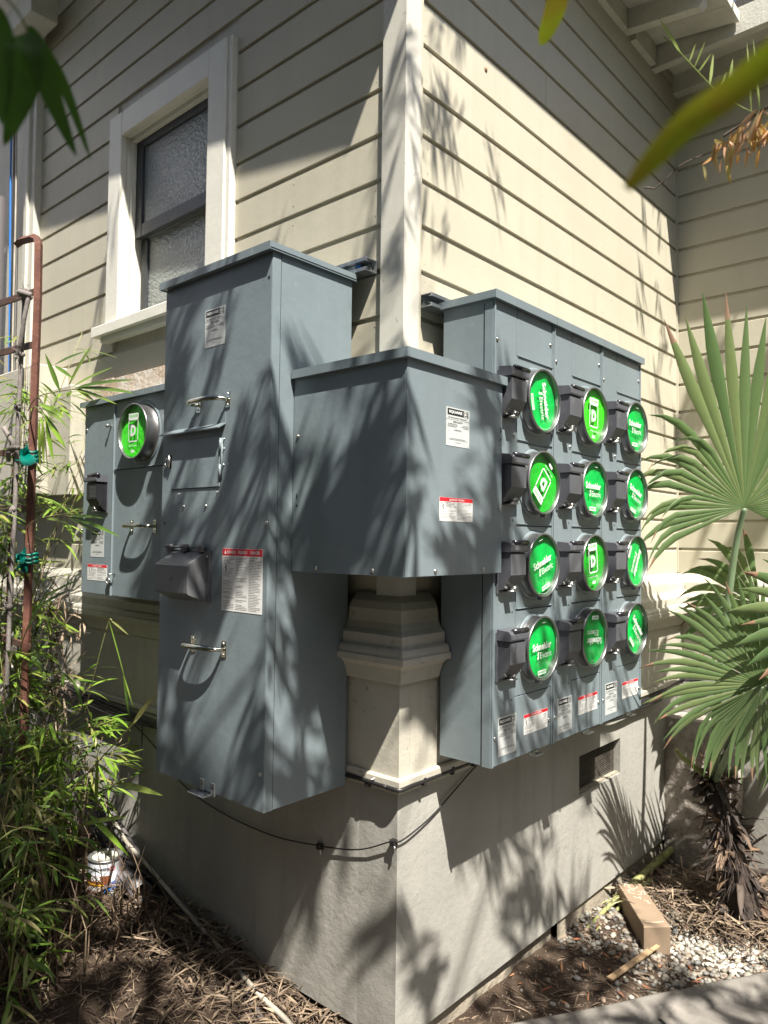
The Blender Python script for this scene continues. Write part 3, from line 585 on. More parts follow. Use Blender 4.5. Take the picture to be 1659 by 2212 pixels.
def danger_label(parent, F, a0, a1, b0, b1, tall=False, seed=1):
    lab = MB(); lab.box(F, a0, a1, b0, b1, .0003, .0009); L_ = lab.build('danger_label', M['label_white'], parent)
    w, h = a1 - a0, b1 - b0; c = .0012; hh = .115 if tall else .17
    red = MB(); red.box(F, a0 + w * .004, a1 - w * .004, b1 - h * hh, b1 - h * .004, .0008, .0012); red.build('red_header', M['red'], L_)
    wt = MB(); bk = MB(); yb = b1 - h * hh * .5
    if tall:
        put_text(wt, F, 'DANGER', a0 + w * .24, yb, h=h * .05, w=w * .22, bold=.02, c=c + .0002); put_text(wt, F, 'PELIGRO', a0 + w * .52, yb, h=h * .05, w=w * .22, bold=.02, c=c + .0002); put_text(wt, F, 'DANGER', a0 + w * .82, yb, h=h * .05, w=w * .22, bold=.02, c=c + .0002)
        wt.add([F(a0 + w * .05, yb - h * .028, c + .0002), F(a0 + w * .11, yb - h * .028, c + .0002), F(a0 + w * .08, yb + h * .032, c + .0002)], [(0, 1, 2)])
    else:
        put_text(wt, F, 'DANGER / PELIGRO', a0 + w * .53, yb, h=h * .075, w=w * .4, bold=.02, c=c + .0002)
        wt.add([F(a0 + w * .28, yb - h * .04, c + .0002), F(a0 + w * .32, yb - h * .04, c + .0002), F(a0 + w * .30, yb + h * .045, c + .0002)], [(0, 1, 2)])
    wt.build('header_text', M['white'], L_)
    R_ = random.Random(seed); cols = 3 if tall else 2; rows = 34 if tall else 13; top = b1 - h * (hh + .02)
    fs = w * .17; bx0 = a0 + w * .03; by1 = top - h * (.10 if tall else .02); by0 = by1 - (h * .15 if tall else h * .36); bx1 = bx0 + w * (.14 if tall else .14)
    for q in ((bx0, bx1, by1 - .0006, by1), (bx0, bx1, by0, by0 + .0006), (bx0, bx0 + .0006, by0, by1), (bx1 - .0006, bx1, by0, by1)): quad(bk, F, *q, c)
    figure(bk, F, (bx0 + bx1) / 2, (by0 + by1) / 2, (by1 - by0) * .8, c)
    for cc in range(cols):
        ca0 = a0 + w * (.03 + cc * (.97 / cols)); ca1 = a0 + w * ((cc + 1) * (.97 / cols) - .005)
        for r_ in range(rows):
            y = top - (top - b0) * (r_ + .5) / (rows + 1.0); head = r_ < (3 if tall else 2)
            x = ca0
            if cc == 0 and by0 - .001 < y < by1 + .001: x = bx1 + w * .012
            if R_.random() < .16 and not head: continue
            e1 = ca1 - (R_.random() ** 2) * (ca1 - ca0) * .5
            th = (top - b0) / rows * (.25 if not head else .36)
            while x < e1: e = min(e1, x + R_.uniform(.010, .04) * w); quad(bk, F, x, e, y - th / 2, y + th / 2, c); x = e + w * .006
    bk.build('label_print', M['greyprint'] if not tall else M['black'], L_)

# ------------------------------------------------------------------ meter socket + breaker hood
def socket(parent, F, a, b, kind, rot, rr=.103, hgt=.034, slide=(0, 0)):
    mb = MB(True)
    mb.lathe(F, a, b, [(rr + .004, .0005), (rr, .004), (rr - .001, hgt - .006), (rr + .0015, hgt - .003), (rr + .0025, hgt + .002), (rr + .0005, hgt + .005), (rr - .0035, hgt + .005), (rr - .0050, hgt), (rr - .0055, .006)], 56)
    ring = mb.build('meter_ring', M['ring'], parent)
    tb = MB(); t = U(-.9, .9) - 1.1; ta, tb_ = a + (rr + .004) * math.cos(t), b + (rr + .004) * math.sin(t)
    tb.box(F, ta - .007, ta + .007, tb_ - .006, tb_ + .006, .018, .036, .002); tb.build('ring_latch', M['ring'], ring)
    gm = {'A': 'green_a', 'B': 'green_b', 'C': 'green_c'}[kind]
    rd = rr - .0060; dd = MB(True); zd = hgt - .0115
    n = 40; vs = [F(a, b, zd + .002)]
    def hz(r_, t_): return zd + .005 * math.sin(t_ * 2 + rot) * (r_ / rd) ** 2 + .004 * noise.noise(Vector((math.cos(t_) * r_ * 30, math.sin(t_) * r_ * 30, rot * 9)))
    for r_ in (.35, .7, 1.0):
        for i in range(n): t_ = 2 * math.pi * i / n; vs.append(F(a + rd * r_ * math.cos(t_), b + rd * r_ * math.sin(t_), hz(rd * r_, t_)))
    fs = [(0, 1 + i, 1 + (i + 1) % n) for i in range(n)]
    for q in range(2): fs += [(1 + q * n + i, 1 + (q + 1) * n + i, 1 + (q + 1) * n + (i + 1) % n, 1 + q * n + (i + 1) % n) for i in range(n)]
    dd.add(vs, fs, True); dd.build('green_disc', M[gm], ring)
    pr_ = MB(); c = zd + .0095; gp = MB(); pv = (a, b)
    sa, sb = slide; k = rd / .095
    if kind == 'A':
        put_text(pr_, F, 'Schneider', a + sa, b + sb + .012 * k, h=.024 * k, w=.118 * k, bold=.035, rot=rot, c=c, pivot=pv)
        put_text(pr_, F, 'Electric', a + sa + .022 * k, b + sb - .017 * k, h=.020 * k, w=.072 * k, bold=.015, rot=rot, c=c, pivot=pv, space=1.12)
        put_text(pr_, F, 'S', a + sa - .026 * k, b + sb - .016 * k, h=.024 * k, w=.012 * k, bold=.05, rot=rot, c=c, pivot=pv, shear=.3)
        x0, x1, y0, y1 = a + sa - .030 * k, a + sa + .022 * k, b + sb - .078 * k, b + sb - .064 * k
        quad(pr_, F, x0, x1, y0, y1, c, rot, pv); put_text(gp, F, 'SQUARE', (x0 + x1) / 2 - .006 * k, (y0 + y1) / 2, h=.007 * k, w=.034 * k, bold=.03, rot=rot, c=c + .0003, pivot=pv)
        put_text(gp, F, 'D', x1 - .0075 * k, (y0 + y1) / 2, h=.007 * k, w=.006 * k, bold=.03, rot=rot, c=c + .0003, pivot=pv)
        quad(pr_, F, a + .0, a + .022 * k, b + .080 * k, b + .0815 * k, c, rot, pv)
        # pale printed rim line
        rim = [F(a + (rd * q) * math.cos(t_), b + (rd * q) * math.sin(t_), c) for q in (.955, .965) for t_ in [-1.9 + 2.2 * i / 20 for i in range(21)]]
        pr_.add(rim, [(i, i + 1, 22 + i, 21 + i) for i in range(20)])
    else:
        x0, x1 = a + sa - .034 * k, a + sa + .034 * k; y1 = b + sb + .066 * k
        quad(pr_, F, x0, x1, y1 - .021 * k, y1, c, rot, pv); put_text(gp, F, 'SQUARE', a + sa, y1 - .0105 * k, h=.0115 * k, w=.056 * k, bold=.02, rot=rot, c=c + .0003, pivot=pv)
        ya, yb = y1 - .021 * k, y1 - .105 * k; t2 = .0045 * k
        for q in ((x0, x0 + t2, yb, ya), (x1 - t2, x1, yb, ya), (x0, x1, yb, yb + t2), (x0, x1, ya - t2, ya)): quad(pr_, F, *q, c, rot, pv)
        put_text(pr_, F, 'D', a + sa, (ya + yb) / 2, h=.042 * k, w=.036 * k, bold=.06, rot=rot, c=c, pivot=pv)
        put_text(pr_, F, 'Life Is On | Schneider', a + sa, b + sb - .053 * k, h=.0065 * k, w=.060 * k, bold=.012, rot=rot, c=c, pivot=pv)
        pill = [(a + sa + x * k, b + sb - .073 * k + y * k) for x, y in ((-.010, -.005), (.010, -.005), (.014, 0), (.010, .005), (-.010, .005), (-.014, 0))]
        cr, sr = math.cos(rot), math.sin(rot)
        pr_.add([F(a + (x - a) * cr - (y - b) * sr, b + (x - a) * sr + (y - b) * cr, c) for x, y in pill], [tuple(range(6))])
    pr_.build('disc_print', M['white'], ring); gp.build('disc_lettering', M[gm], ring)
    cv = MB(True); cv.lathe(F, a, b, [(rr - .0055, hgt - .001), (rr * .75, hgt + .000), (rr * .4, hgt + .002), (.001, hgt + .0025)], 40); cv.build('clear_cover', M['cover'], ring)
    return ring
def breaker(parent, F, a, b, front='plastic', s=1.0):
    pl = MB(); pl.box(F, a, a + .100, b - .088, b + .062, .0005, .006, .002)
    o = pl.build('breaker_plate', M['plastic'], parent)
    mb = MB(); a0, a1 = a + .006, a + .094
    G_ = Fr(F(a0, 0, 0), F.n, F.u)                     # side profile: first axis = out, second = up ; extrude along frame right (negative n)
    prof_ = [(.006, b + .040), (.045, b + .040), (.050, b + .034), (.050, b - .030), (.046, b - .036), (.020, b - .074), (.006, b - .078)]
    sgn = -1 if (G_.n - F.r).length > 1 else 1
    mb.prism(G_, prof_, 0, sgn * (a1 - a0)); mb.build('breaker_cover', M[front], o)
    mb = MB(); mb.prism(G_, [(.006, b + .041), (.054, b + .041), (.056, b + .046), (.056, b + .060), (.048, b + .070), (.006, b + .074)], sgn * -.006, sgn * (a1 - a0 + .006)); mb.build('hinged_hood', M['plastic'], o)
    mb = MB(True); mb.tube([F(a + .022, b + .069, .050), F(a + .104, b + .069, .050)], .0085, 10); mb.build('hinge_roll', M['plastic_glossy'], o)
    ts_ = MB()                                         # embossed instruction rows
    for i in range(9):
        y = b + .022 - i * .0055; x = a0 + .030
        while x < a1 - .008: e = min(a1 - .006, x + U(.005, .014)); quad(ts_, F, x, e, y, y + .0016, .0504); x = e + .002
    ts_.build('embossed_text', M['mauve'], o)
    mb = MB(True)
    for q in range(2): mb.tube([F(a + .050 + .012 * math.cos(t), b - .068 - q * .004 + .004 * math.sin(t), .034 + .010 * math.sin(t)) for t in [i * math.pi / 6 for i in range(13)]], .0014, 5)
    mb.box(F, a + .034, a + .066, b - .082, b - .078, .006, .040); mb.build('latch_loop', M['zinc'], o)
    return o
def handle(parent, F, a0, a1, b):
    w = a1 - a0; mb = MB()
    for x in (a0 + .011, a1 - .011): mb.box(F, x - .011, x + .011, b - .025, b + .025, 0, .003, .001)
    o = mb.build('pull_handle', M['chrome'], parent)
    mb = MB(True); pts = curve([F(a0 + .011, b - .002, .003), F(a0 + .004, b - .001, .022), F(a0 + .014, b, .040), F(a0 + .05, b + .002, .046), F(a1 - .06, b + .003, .044), F(a1 - .020, b + .001, .030), F(a1 - .012, b, .004)], 6)
    rs = [.0058 + .003 * math.sin(math.pi * i / (len(pts) - 1)) for i in range(len(pts))]; mb.tube(pts, rs, 10); mb.build('grip', M['chrome'], o)
    mb = MB(True)
    for x in (a0 + .011, a1 - .011):
        for y in (b - .017, b + .017): mb.lathe(F, x, y, [(.0045, .003), (.004, .005), (.0005, .006)], 8)
    mb.build('rivet', M['zinc'], o)
# ------------------------------------------------------------------ meter stacks (three columns of four)
order = ['nearest the elbow box', 'middle', 'farthest from the corner']
prints = [[('A', -1.35, (.0, .0)), ('C', 2.45, (0, 0)), ('A', .32, (0, 0)), ('A', .05, (-.004, -.004))],
          [('B', -.03, (-.008, -.004)), ('A', -.02, (-.01, .0)), ('C', .10, (-.010, .006)), ('A', math.pi - .05, (0, 0))],
          [('A', .0, (-.01, .004)), ('A', -.30, (-.006, .002)), ('A', -2.1, (0, 0)), ('A', -.75, (.004, .008))]]
XF = .232
for kcol in range(3):
    y0 = .157 + .3745 * kcol; y1 = y0 + .3725
    st = thing('meter_stack', (.13, y0 + .187, -.692), ['grey four gang meter stack nearest the beige corner, its top disc lettering turned sideways',
        'middle grey four gang meter stack with a lime green disc in its top socket',
        'far right grey four gang meter stack, beside the palm leaves, every disc emerald green'][kcol], 'meter stack', 'grey meter stacks on the right wall')
    F = FX(XF); F.o = Vector((XF, y0, 0))
    mb = MB(); mb.box(W, .041, XF - .004, y0, y1, -.690, .742); mb.build('enclosure_body', M['steel'], st)
    if kcol == 0:
        mb = MB(); mb.box(W, XF - .030, XF - .0005, y0 - .0025, y0 - .0002, -.692, .733); mb.build('side_flange', M['steel'], st)
        mb = MB(); mb.box(W, XF - .034, XF - .031, y0 - .0012, y0 - .0001, -.692, .733); mb.build('side_seam', M['seam'], st)
    bk = MB(); bk.box(F, .001, .3715, -.6905, .7415, -.0038, -.0034); bk.build('seam_backing', M['seam'], st)
    def panel(a0, a1, b0, b1, nm='cover_panel'):
        p = MB(); p.box(F, a0, a1, b0, b1, -.0034, 0, .0013); return p.build(nm, M['steel'], st)
    panel(.0005, .1375, -.692, .742); zs = [.742, .591, .3135, .044, -.225, -.4985, -.692]
    for za, zb in zip(zs, zs[1:]): panel(.140, .3715, zb + .0012, za - .0012)
    mb = MB(); mb.box(F, .0005, .0075, -.692, .742, .0001, .006, .001); mb.box(F, .3655, .3715, -.692, .742, .0001, .004, .001); mb.build('edge_flange', M['steel'], st)
    for r in range(4):
        c = .4575 - .2705 * r
        eb = MB(True); eb.lathe(F, .256, c, [(.1145, .0004), (.1135, .003), (.110, .0045), (.104, .0048)], 48); eb.build('raised_boss', M['steel'], st)
        kd, rt, sl = prints[kcol][r]; socket(st, F, .256, c, kd, rt, slide=sl)
        breaker(st, F, .022, c + .004)
        lp = MB(); lp.box(F, .142, .369, c + .132, c + .1345, .0001, .0045, .001); lp.build('panel_lip', M['steel'], st)
    square_d_label(st, F, .040, .145 if kcol == 0 else .143, -.668, -.549, 'EZM114-125')
    danger_label(st, F, .192, .345, -.629, -.565, seed=kcol)
    for a, b in ((.021, -.607), (.355, -.607), (.355, .669), (.021, .62), (.010, -.210 if kcol else .62), (.123, .332)): screw(st, F, a, b)
    for a, b in ((.013, .63), (.118, .06), (.118, -.23), (.013, -.28), (.118, -.505)): hole(st, F, a, b, .0035)
    lid = MB(); lid.box(W, .030, XF + .014, y0 - (.012 if kcol == 0 else -.0005), y1 + (.008 if kcol == 2 else .0015), .743, .7665)
    lid.build('rain_lid', M['steel_lid'], st)
    lid = MB(); lid.box(F, -.012 if kcol == 0 else .0005, .3725 + (.008 if kcol == 2 else 0), .741, .768, .0145, .0165); lid.build('lid_lip', M['steel_lid'], st)
    cl = MB(); cl.box(F, .235, .285, -.703, -.6935, -.006, -.002); cl.box(F, .235, .285, -.703, -.700, -.006, .020, .001); cl.lathe(Fr(F(.26, -.7005, .009), (0, 1, 0), (-1, 0, 0)), 0, 0, [(.006, .003), (.006, .0045)], 10); cl.build('hasp', M['zinc'], st)
    hl = MB(); hl.lathe(Fr(F(.26, -.6997, .008), (1, 0, 0), (0, 1, 0)), 0, 0, [(.0055, .0), (.0002, .0002)], 10); hl.build('hasp_hole', M['seam'], st)
# ------------------------------------------------------------------ elbow box round the corner
el = thing('elbow_box', (.1, -.15, -.102), 'dark grey corner elbow box wrapping the house corner above the beige capital', 'electrical box')
Z0, Z1 = -.102, .470
Lsh = [(-.183, -.282), (.2535, -.282), (.2535, .1545), (.042, .1545), (.042, -.042), (-.183, -.042)]
Fz = Fr((0, 0, 0), (1, 0, 0), (0, 1, 0))
mb = MB(); mb.prism(Fz, Lsh, Z0 + .002, Z1); mb.build('elbow_body', M['steel'], el)
mb = MB(); FE = FX(.2538); mb.box(FE, -.2845, .172, Z0, Z1, 0, .003, .0012); mb.build('cover_panel', M['steel'], el)
GE = FY(-.2823); mb = MB(); mb.box(GE, -.1825, .2530, Z0, Z1, 0, .003, .0012); mb.build('cover_panel', M['steel'], el)
mb = MB(); lidp = [(-.180, -.298), (.2695, -.298), (.2695, .181), (.2330, .181), (.2330, .1540), (.030, .154), (.030, -.030), (-.180, -.030)]
mb.prism(Fz, lidp, Z1, Z1 + .004); mb.box(W, -.180, .2695, -.300, -.297, Z1, .4955); mb.box(W, .2675, .2700, -.2975, .181, Z1, .4960); mb.box(W, .233, .2672, .1795, .181, Z1 + .001, .495)
mb.build('rain_lid', M['steel_lid'], el)
mb = MB(); mb.prism(Fz, [(-.178, -.2965), (.267, -.2965), (.267, .179), (.235, .179), (.235, .150), (-.178, -.035)], .488, .4945); mb.build('lid_top', M['steel_lid'], el)
FEp = FX(.2568); GEp = FY(-.2853)
square_d_label(el, FEp, -.115, -.004, .259, .367, 'EZM1ELBOW'); danger_label(el, FEp, -.142, .016, .048, .114, seed=9)
for a, b in ((-.158, -.089), (.073, -.089), (.160, .093)): screw(el, FEp, a, b)
for a, b in ((-.077, -.089), (.144, -.089), (-.161, .297)): screw(el, GEp, a, b)
for F_, a, b in ((FEp, .163, .303), (GEp, -.163, .092)):
    hole(el, F_, a, b); t_ = MB(); t_.add([F_(a - .003, b + .018, .0006), F_(a + .004, b + .028, .0006), F_(a - .003, b + .038, .0006)], [(0, 1, 2)]); t_.build('arrow_mark', M['seam'], el)
hole(el, FEp, .04, .40, .0015)
# ------------------------------------------------------------------ tall main cabinet
tc = thing('tall_cabinet', (-.465, -.2, -.789), 'tallest grey electrical cabinet left of the corner with two metal pull handles', 'electrical cabinet')
cx0, cx1 = -.745, -.185; CZ0, CZ1 = -.789, .836; CY = -.375
mb = MB(); mb.box(W, cx0 + .002, cx1, CY + .003, -.041, CZ0 + .001, CZ1); mb.build('enclosure_body', M['steel'], tc)
GC = FY(CY); mb = MB(); mb.box(FY(CY + .003), cx0, cx1 - .0005, CZ0, CZ1 - .006, 0, .003, .0012); mb.build('front_cover', M['steel'], tc)
FS = FX(cx1); mb = MB(); mb.box(FS, CY + .0005, CY + .032, CZ0 + .0, CZ1 - .012, 0, .002, .0008); mb.build('side_flange', M['steel'], tc)
mb = MB(); mb.box(FS, CY + .0325, CY + .0345, CZ0 + .002, CZ1, 0, .0004); mb.build('side_seam', M['seam'], tc)
mb = MB(); mb.box(W, cx0 - .012, cx1 + .012, CY - .018, -.030, CZ1 + .001, CZ1 + .005); mb.box(W, cx0 - .012, cx1 + .012, CY - .020, CY - .0175, CZ1 - .002, CZ1 + .022)
mb.box(W, cx1 + .0095, cx1 + .012, CY - .017, -.030, CZ1 - .0015, CZ1 + .0218); mb.box(W, cx0 - .012, cx0 - .010, CY - .017, -.03, CZ1 - .0015, CZ1 + .0218); mb.box(W, cx0 - .0115, cx1 + .0090, CY - .017, -.031, CZ1 + .0135, CZ1 + .0215)
mb.build('rain_lid', M['steel_lid'], tc)
square_d_label(tc, GC, -.514, -.408, .599, .721, 'EZM1400FS'); danger_label(tc, GC, -.398, -.205, -.227, -.038, tall=True, seed=4)
handle(tc, GC, -.550, -.374, .421); handle(tc, GC, -.553, -.371, -.345)
hole(tc, GC, -.200, .760, .0055)
for a, b in ((-.200, -.683), (-.191, .039)): screw(tc, GC, a, b)
for a, b in ((-.613, .094), (-.490, .094)): screw(tc, GC, a, b, .0055, 'bolt')
for a, b in ((-.652, .343), (-.60, .343), (-.548, .344), (-.47, .344), (-.43, .344), (-.40, .30), (-.40, .27), (-.40, .22), (-.375, .22), (-.64, .135), (-.43, .135)): screw(tc, GC, a, b, .0028, 'rivet')
ed = MB(True); ed.lathe(Fr((cx0, 0, 0), (0, -1, 0)), .35, .76, [(.011, 0), (.010, .008), (.002, .010)], 12); ed.lathe(Fr((cx0, 0, 0), (0, -1, 0)), .345, -.68, [(.009, 0), (.008, .007), (.002, .009)], 12); ed.build('side_bolt', M['zinc'], tc)
# drip hood, small hinged door with thumb ring
mb = MB(); Gp = Fr(GC(-.725, 0, 0), GC.n, GC.u); sg = -1 if (Gp.n - GC.r).length > 1 else 1
mb.prism(Gp, [(.0002, .385), (.0022, .385), (.0025, .350), (.028, .334), (.0275, .3305), (.0002, .347)], 0, sg * .33); mb.build('drip_hood', M['steel_lid'], tc)
mb = MB(); mb.box(GC, -.688, -.417, .151, .306, .0002, .0007); dr0 = mb.build('door_gap', M['seam'], tc)
mb = MB(); mb.box(GC, -.686, -.419, .153, .312, .0007, .0035, .0012); dr = mb.build('small_door', M['steel'], tc)
mb = MB(True)
for z in (.282, .200): mb.tube([GC(-.416, z - .022, .0045), GC(-.416, z + .022, .0045)], .0042, 8)
mb.box(GC, -.417, -.408, .175, .304, .0005, .003); mb.build('hinge', M['steel'], dr)
mb = MB(True); mb.tube([GC(-.706 + .012 * math.cos(t), .243 + .012 * math.sin(t), .008) for t in [i * math.pi / 8 for i in range(17)]], .003, 6); mb.box(GC, -.696, -.690, .225, .268, .001, .012); mb.build('thumb_ring', M['zinc'], dr)
# grey hinged breaker hood
mb = MB(); mb.box(GC, -.690, -.455, -.208, -.046, .0003, .008, .002); hb = mb.build('breaker_plate', M['mauve'], tc)
Gp = Fr(GC(-.655, 0, 0), GC.n, GC.u)
mb = MB(); mb.prism(Gp, [(.008, -.052), (.072, -.090), (.075, -.094), (.075, -.178), (.070, -.183), (.008, -.206)], 0, sg * .182); mb.build('breaker_hood', M['mauve'], hb)
mb = MB(True)
for x in (-.668, -.580, -.490): mb.tube([GC(x - .016, -.036, .016), GC(x + .016, -.036, .016)], .0085, 8)
mb.tube([GC(-.675, -.038, .012), GC(-.475, -.038, .012)], .0035, 6)
for x in (-.668, -.580, -.490): mb.box(GC, x - .014, x + .014, -.052, -.036, .006, .022, .002)
mb.build('hinge', M['mauve'], hb)
mb = MB(True); mb.lathe(FY(-.4505), -.565, -.135, [(.007, 0), (.006, .0012), (.001, .0012)], 10); mb.build('moulded_stud', M['mauve'], hb)
screw(hb, FY(CY - .008), -.466, -.065, .004, 'screw')
# bottom padlock bracket
mb = MB(); mb.box(GC, -.510, -.430, -.797, -.793, -.02, .035, .001); mb.box(GC, -.432, -.412, -.797, -.757, .0005, .004, .001); mb.box(GC, -.490, -.470, -.790, -.755, .0005, .003, .001); mb.build('padlock_bracket', M['galv'], tc)
hole(tc, FY(CY - .004), -.422, -.770, .004)
hole(tc, GC, -.7235, .040, .005)
# ------------------------------------------------------------------ left single meter cabinet
lc = thing('meter_cabinet', (-1.2, -.1, -.25), 'grey single meter cabinet at the far left with one round green disc', 'meter cabinet')
lx0, lx1, LY = -1.652, -.752, -.2; GL = FY(LY)
mb = MB(); mb.box(W, lx0 + .001, lx1, LY + .004, -.0201, -.250, .553); mb.build('enclosure_body', M['steel'], lc)
mb = MB(); mb.box(GL, lx0 + .001, lx1, -.2505, .5525, -.0038, -.0034); mb.build('seam_backing', M['seam'], lc)
for a0, a1, b0, b1 in ((lx0, -1.392, -.2515, .5535), (-1.388, lx1, .2695, .5535), (-1.388, lx1, -.2515, .2665)):
    mb = MB(); mb.box(GL, a0, a1, b0, b1, -.0034, 0, .0013); mb.build('cover_panel', M['steel'], lc)
mb = MB(); mb.box(GL, -1.397, -1.389, -.2515, .5535, .0001, .006, .001); mb.box(GL, -1.386, lx1, .268, .272, .0001, .006, .001); mb.build('edge_flange', M['steel'], lc)
mb = MB(); mb.box(W, lx0 - .014, lx1, LY - .018, -.0205, .5545, .572); mb.build('rain_lid', M['steel_lid'], lc)
mb = MB(); mb.box(W, lx0 - .014, lx1, LY - .020, LY - .0182, .552, .575); mb.build('lid_lip', M['steel_lid'], lc)
eb = MB(True); eb.lathe(GL, -1.168, .405, [(.128, .0004), (.125, .003), (.120, .004)], 48); eb.build('raised_boss', M['steel'], lc)
socket(lc, GL, -1.168, .405, 'B', -.02, rr=.108, hgt=.048)
breaker(lc, GL, -1.532, .178, front='plastic_glossy')
square_d_label(lc, GL, -1.573, -1.461, -.096, .020, 'EZMT1125'); danger_label(lc, GL, -1.597, -1.430, -.195, -.128, seed=5)
handle(lc, GL, -1.250, -1.058, .034)
for a, b in ((-1.634, .455), ): screw(lc, GL, a, b)
hole(lc, GL, -1.642, -.19, .004)
mb = MB(True); mb.lathe(GL, -1.425, .454, [(.005, 0), (.005, .014), (.009, .016), (.008, .022), (.001, .024)], 10); mb.tube([GL(-1.365, -.162, 0), GL(-1.365, -.162, .03)], .004, 6); mb.tube([GL(-1.402 + .013 * math.cos(t), -.192 + .013 * math.sin(t), .010) for t in [i * math.pi / 8 for i in range(17)]], .0042, 6)
mb.tube([GL(lx0, .019, .002 - .0), GL(lx0 - .022, .019, .002)], .004, 6); mb.build('latch_stud', M['zinc'], lc)
# ------------------------------------------------------------------ strut channels
def strut(name, F, a0, a1, b0, b1, label, nutblue=False):
    t = thing(name, F((a0 + a1) / 2, b0, 0), label, 'metal channel')
    mb = MB(); th = .0028
    mb.box(F, a0, a1, b0, b1, .0002, th); mb.box(F, a0, a1, b0, b0 + th, th, .056); mb.box(F, a0, a1, b1 - th, b1, th, .056)
    mb.box(F, a0, a1, b0 + th, b0 + .011, .0532, .056); mb.box(F, a0, a1, b1 - .011, b1 - th, .0532, .056); mb.box(F, a0, a1, b0 + .009, b0 + .011, .045, .0531); mb.box(F, a0, a1, b1 - .011, b1 - .009, .045, .0531)
    mb.build('channel', M['galv'], t)
    e = a0 if F.r.y > .5 else a1; s_ = 1 if F.r.y > .5 else -1
    mb = MB(True); mb.lathe(F, e + s_ * .028, (b0 + b1) / 2, [(.0155, .003), (.0155, .005), (.011, .0052), (.011, .012), (.0005, .0125)], 6, smooth=False); mb.build('bolt_head', M['zinc'], t)
    if nutblue:
        mb = MB(); mb.box(F, e + s_ * .050, e + s_ * .058, b0 + .016, b1 - .010, .020, .038, .002); mb.build('spring_nut', M['cable_blue'], t)
        mb = MB(); mb.box(F, e + s_ * .060, e + s_ * .10, b0 + .012, b1 + .004, .012, .040, .003); mb.build('clamp', M['galv'], t)
FLs = Fr((0, SX - .0, 0), (1, 0, 0)); strut('strut_channel', Fr((0, .0175, 0), (1, 0, 0)), -1.9 + 1.0, -.128, .862, .905, 'short zinc strut channel end poking out behind the tall cabinet top', True)
strut('strut_channel', FX(-.0175), .094, 1.24, .745, .788, 'zinc strut channel end poking out behind the nearest meter stack top')

# ------------------------------------------------------------------ cables on the foundation
cb = thing('black_cable', (-.3, -.015, -1.0), 'thin black cable sagging across the stucco foundation round the corner', 'cable')
mb = MB(True)
c1 = curve([(-2.05, -.03, -.745), (-1.85, -.02, -.78), (-1.64, -.014, -.80), (-1.378, -.012, -.882), (-1.137, -.012, -1.004), (-.885, -.012, -1.052), (-.579, -.012, -1.060), (-.329, -.012, -1.028), (-.15, -.012, -.99), (-.012, -.014, -.926), (.013, .01, -.922), (.010, .15, -.893), (.010, .28, -.84), (.010, .412, -.785), (.03, .50, -.75)], 8)
mb.tube(c1, .0026, 6); mb.build('cable_run', M['cable'], cb)
for x, z in ((-.329, -1.028), (-.006, -.926)):
    mb = MB(); mb.box(FY(0), x - .010, x + .010, z - .012, z + .006, .002, .020, .002); k_ = mb.build('cable_clip', M['cable'], cb)
    mb = MB(True); mb.tube([(x + .006, -.014, z - .008), (x + .012, -.018, z - .024)], .004, 6); mb.build('clip_screw', M['zinc'], cb)
bd = thing('cable_bundle', (-1.3, -.03, -.77), 'bundle of black cables strung under the cream frieze board', 'cables')
for i in range(4):
    mb = MB(True); s_ = i * .011
    mb.tube(curve([(-2.2, -.05 - s_ * .5, -.72 - s_), (-1.9, -.045, -.74 - s_ * 1.4 - .01), (-1.5, -.040, -.775 - s_ * 1.2), (-1.0, -.040, -.80 + .004 * i), (-.5, -.040, -.775 + .003 * i), (-.2, -.038, -.758 + .002 * i), (-.01 + i*.001, -.036, -.7575)], 6) , .0058 if i < 2 else .0035, 6); mb.build('cable_run', M['cable'], bd)
mb = MB(True); mb.tube(curve([(-.012, -.036, -.7575), (.032, -.030, -.758), (.034, .02, -.7575), (.030, .2, -.7575), (.028, .8, -.758), (.030, 1.3, -.758), (.03, 1.7, -.775), (.03, 2.0, -.765), (.03, 2.33, -.74)], 6), .007, 8); mb.build('cable_run', M['cable'], bd)
for i in range(3):
    mb = MB(True); mb.tube(curve([(.03, 1.2, -.765 - .006 * i), (.034, 1.5, -.79 - .010 * i), (.04, 1.75, -.775 - .012 * i), (.04, 2.0, -.77 - .016 * i), (.05, 2.30, -.735 - .004 * i), (.5, 2.30, -.75 - .01 * i)], 6), .0045, 6); mb.build('cable_run', M['cable'], bd)
for y in (.09, .24, .36):
    mb = MB(); mb.box(FX(.02), y - .006, y + .006, -.772, -.748, .0, .018, .002); mb.build('cable_clip', M['cable'], bd)
mb = MB(); mb.box(FY(-.02), -.105, -.088, -.775, -.75, 0, .02, .002); mb.build('cable_clip', M['cable'], bd)
mb = MB(True); mb.tube(curve([(-1.38, -.05, -.80), (-1.385, -.05, -.95), (-1.39, -.05, -1.05), (-1.38, -.05, -1.09)]), .003, 5); mb.build('cable_tie_tail', M['cable'], bd)
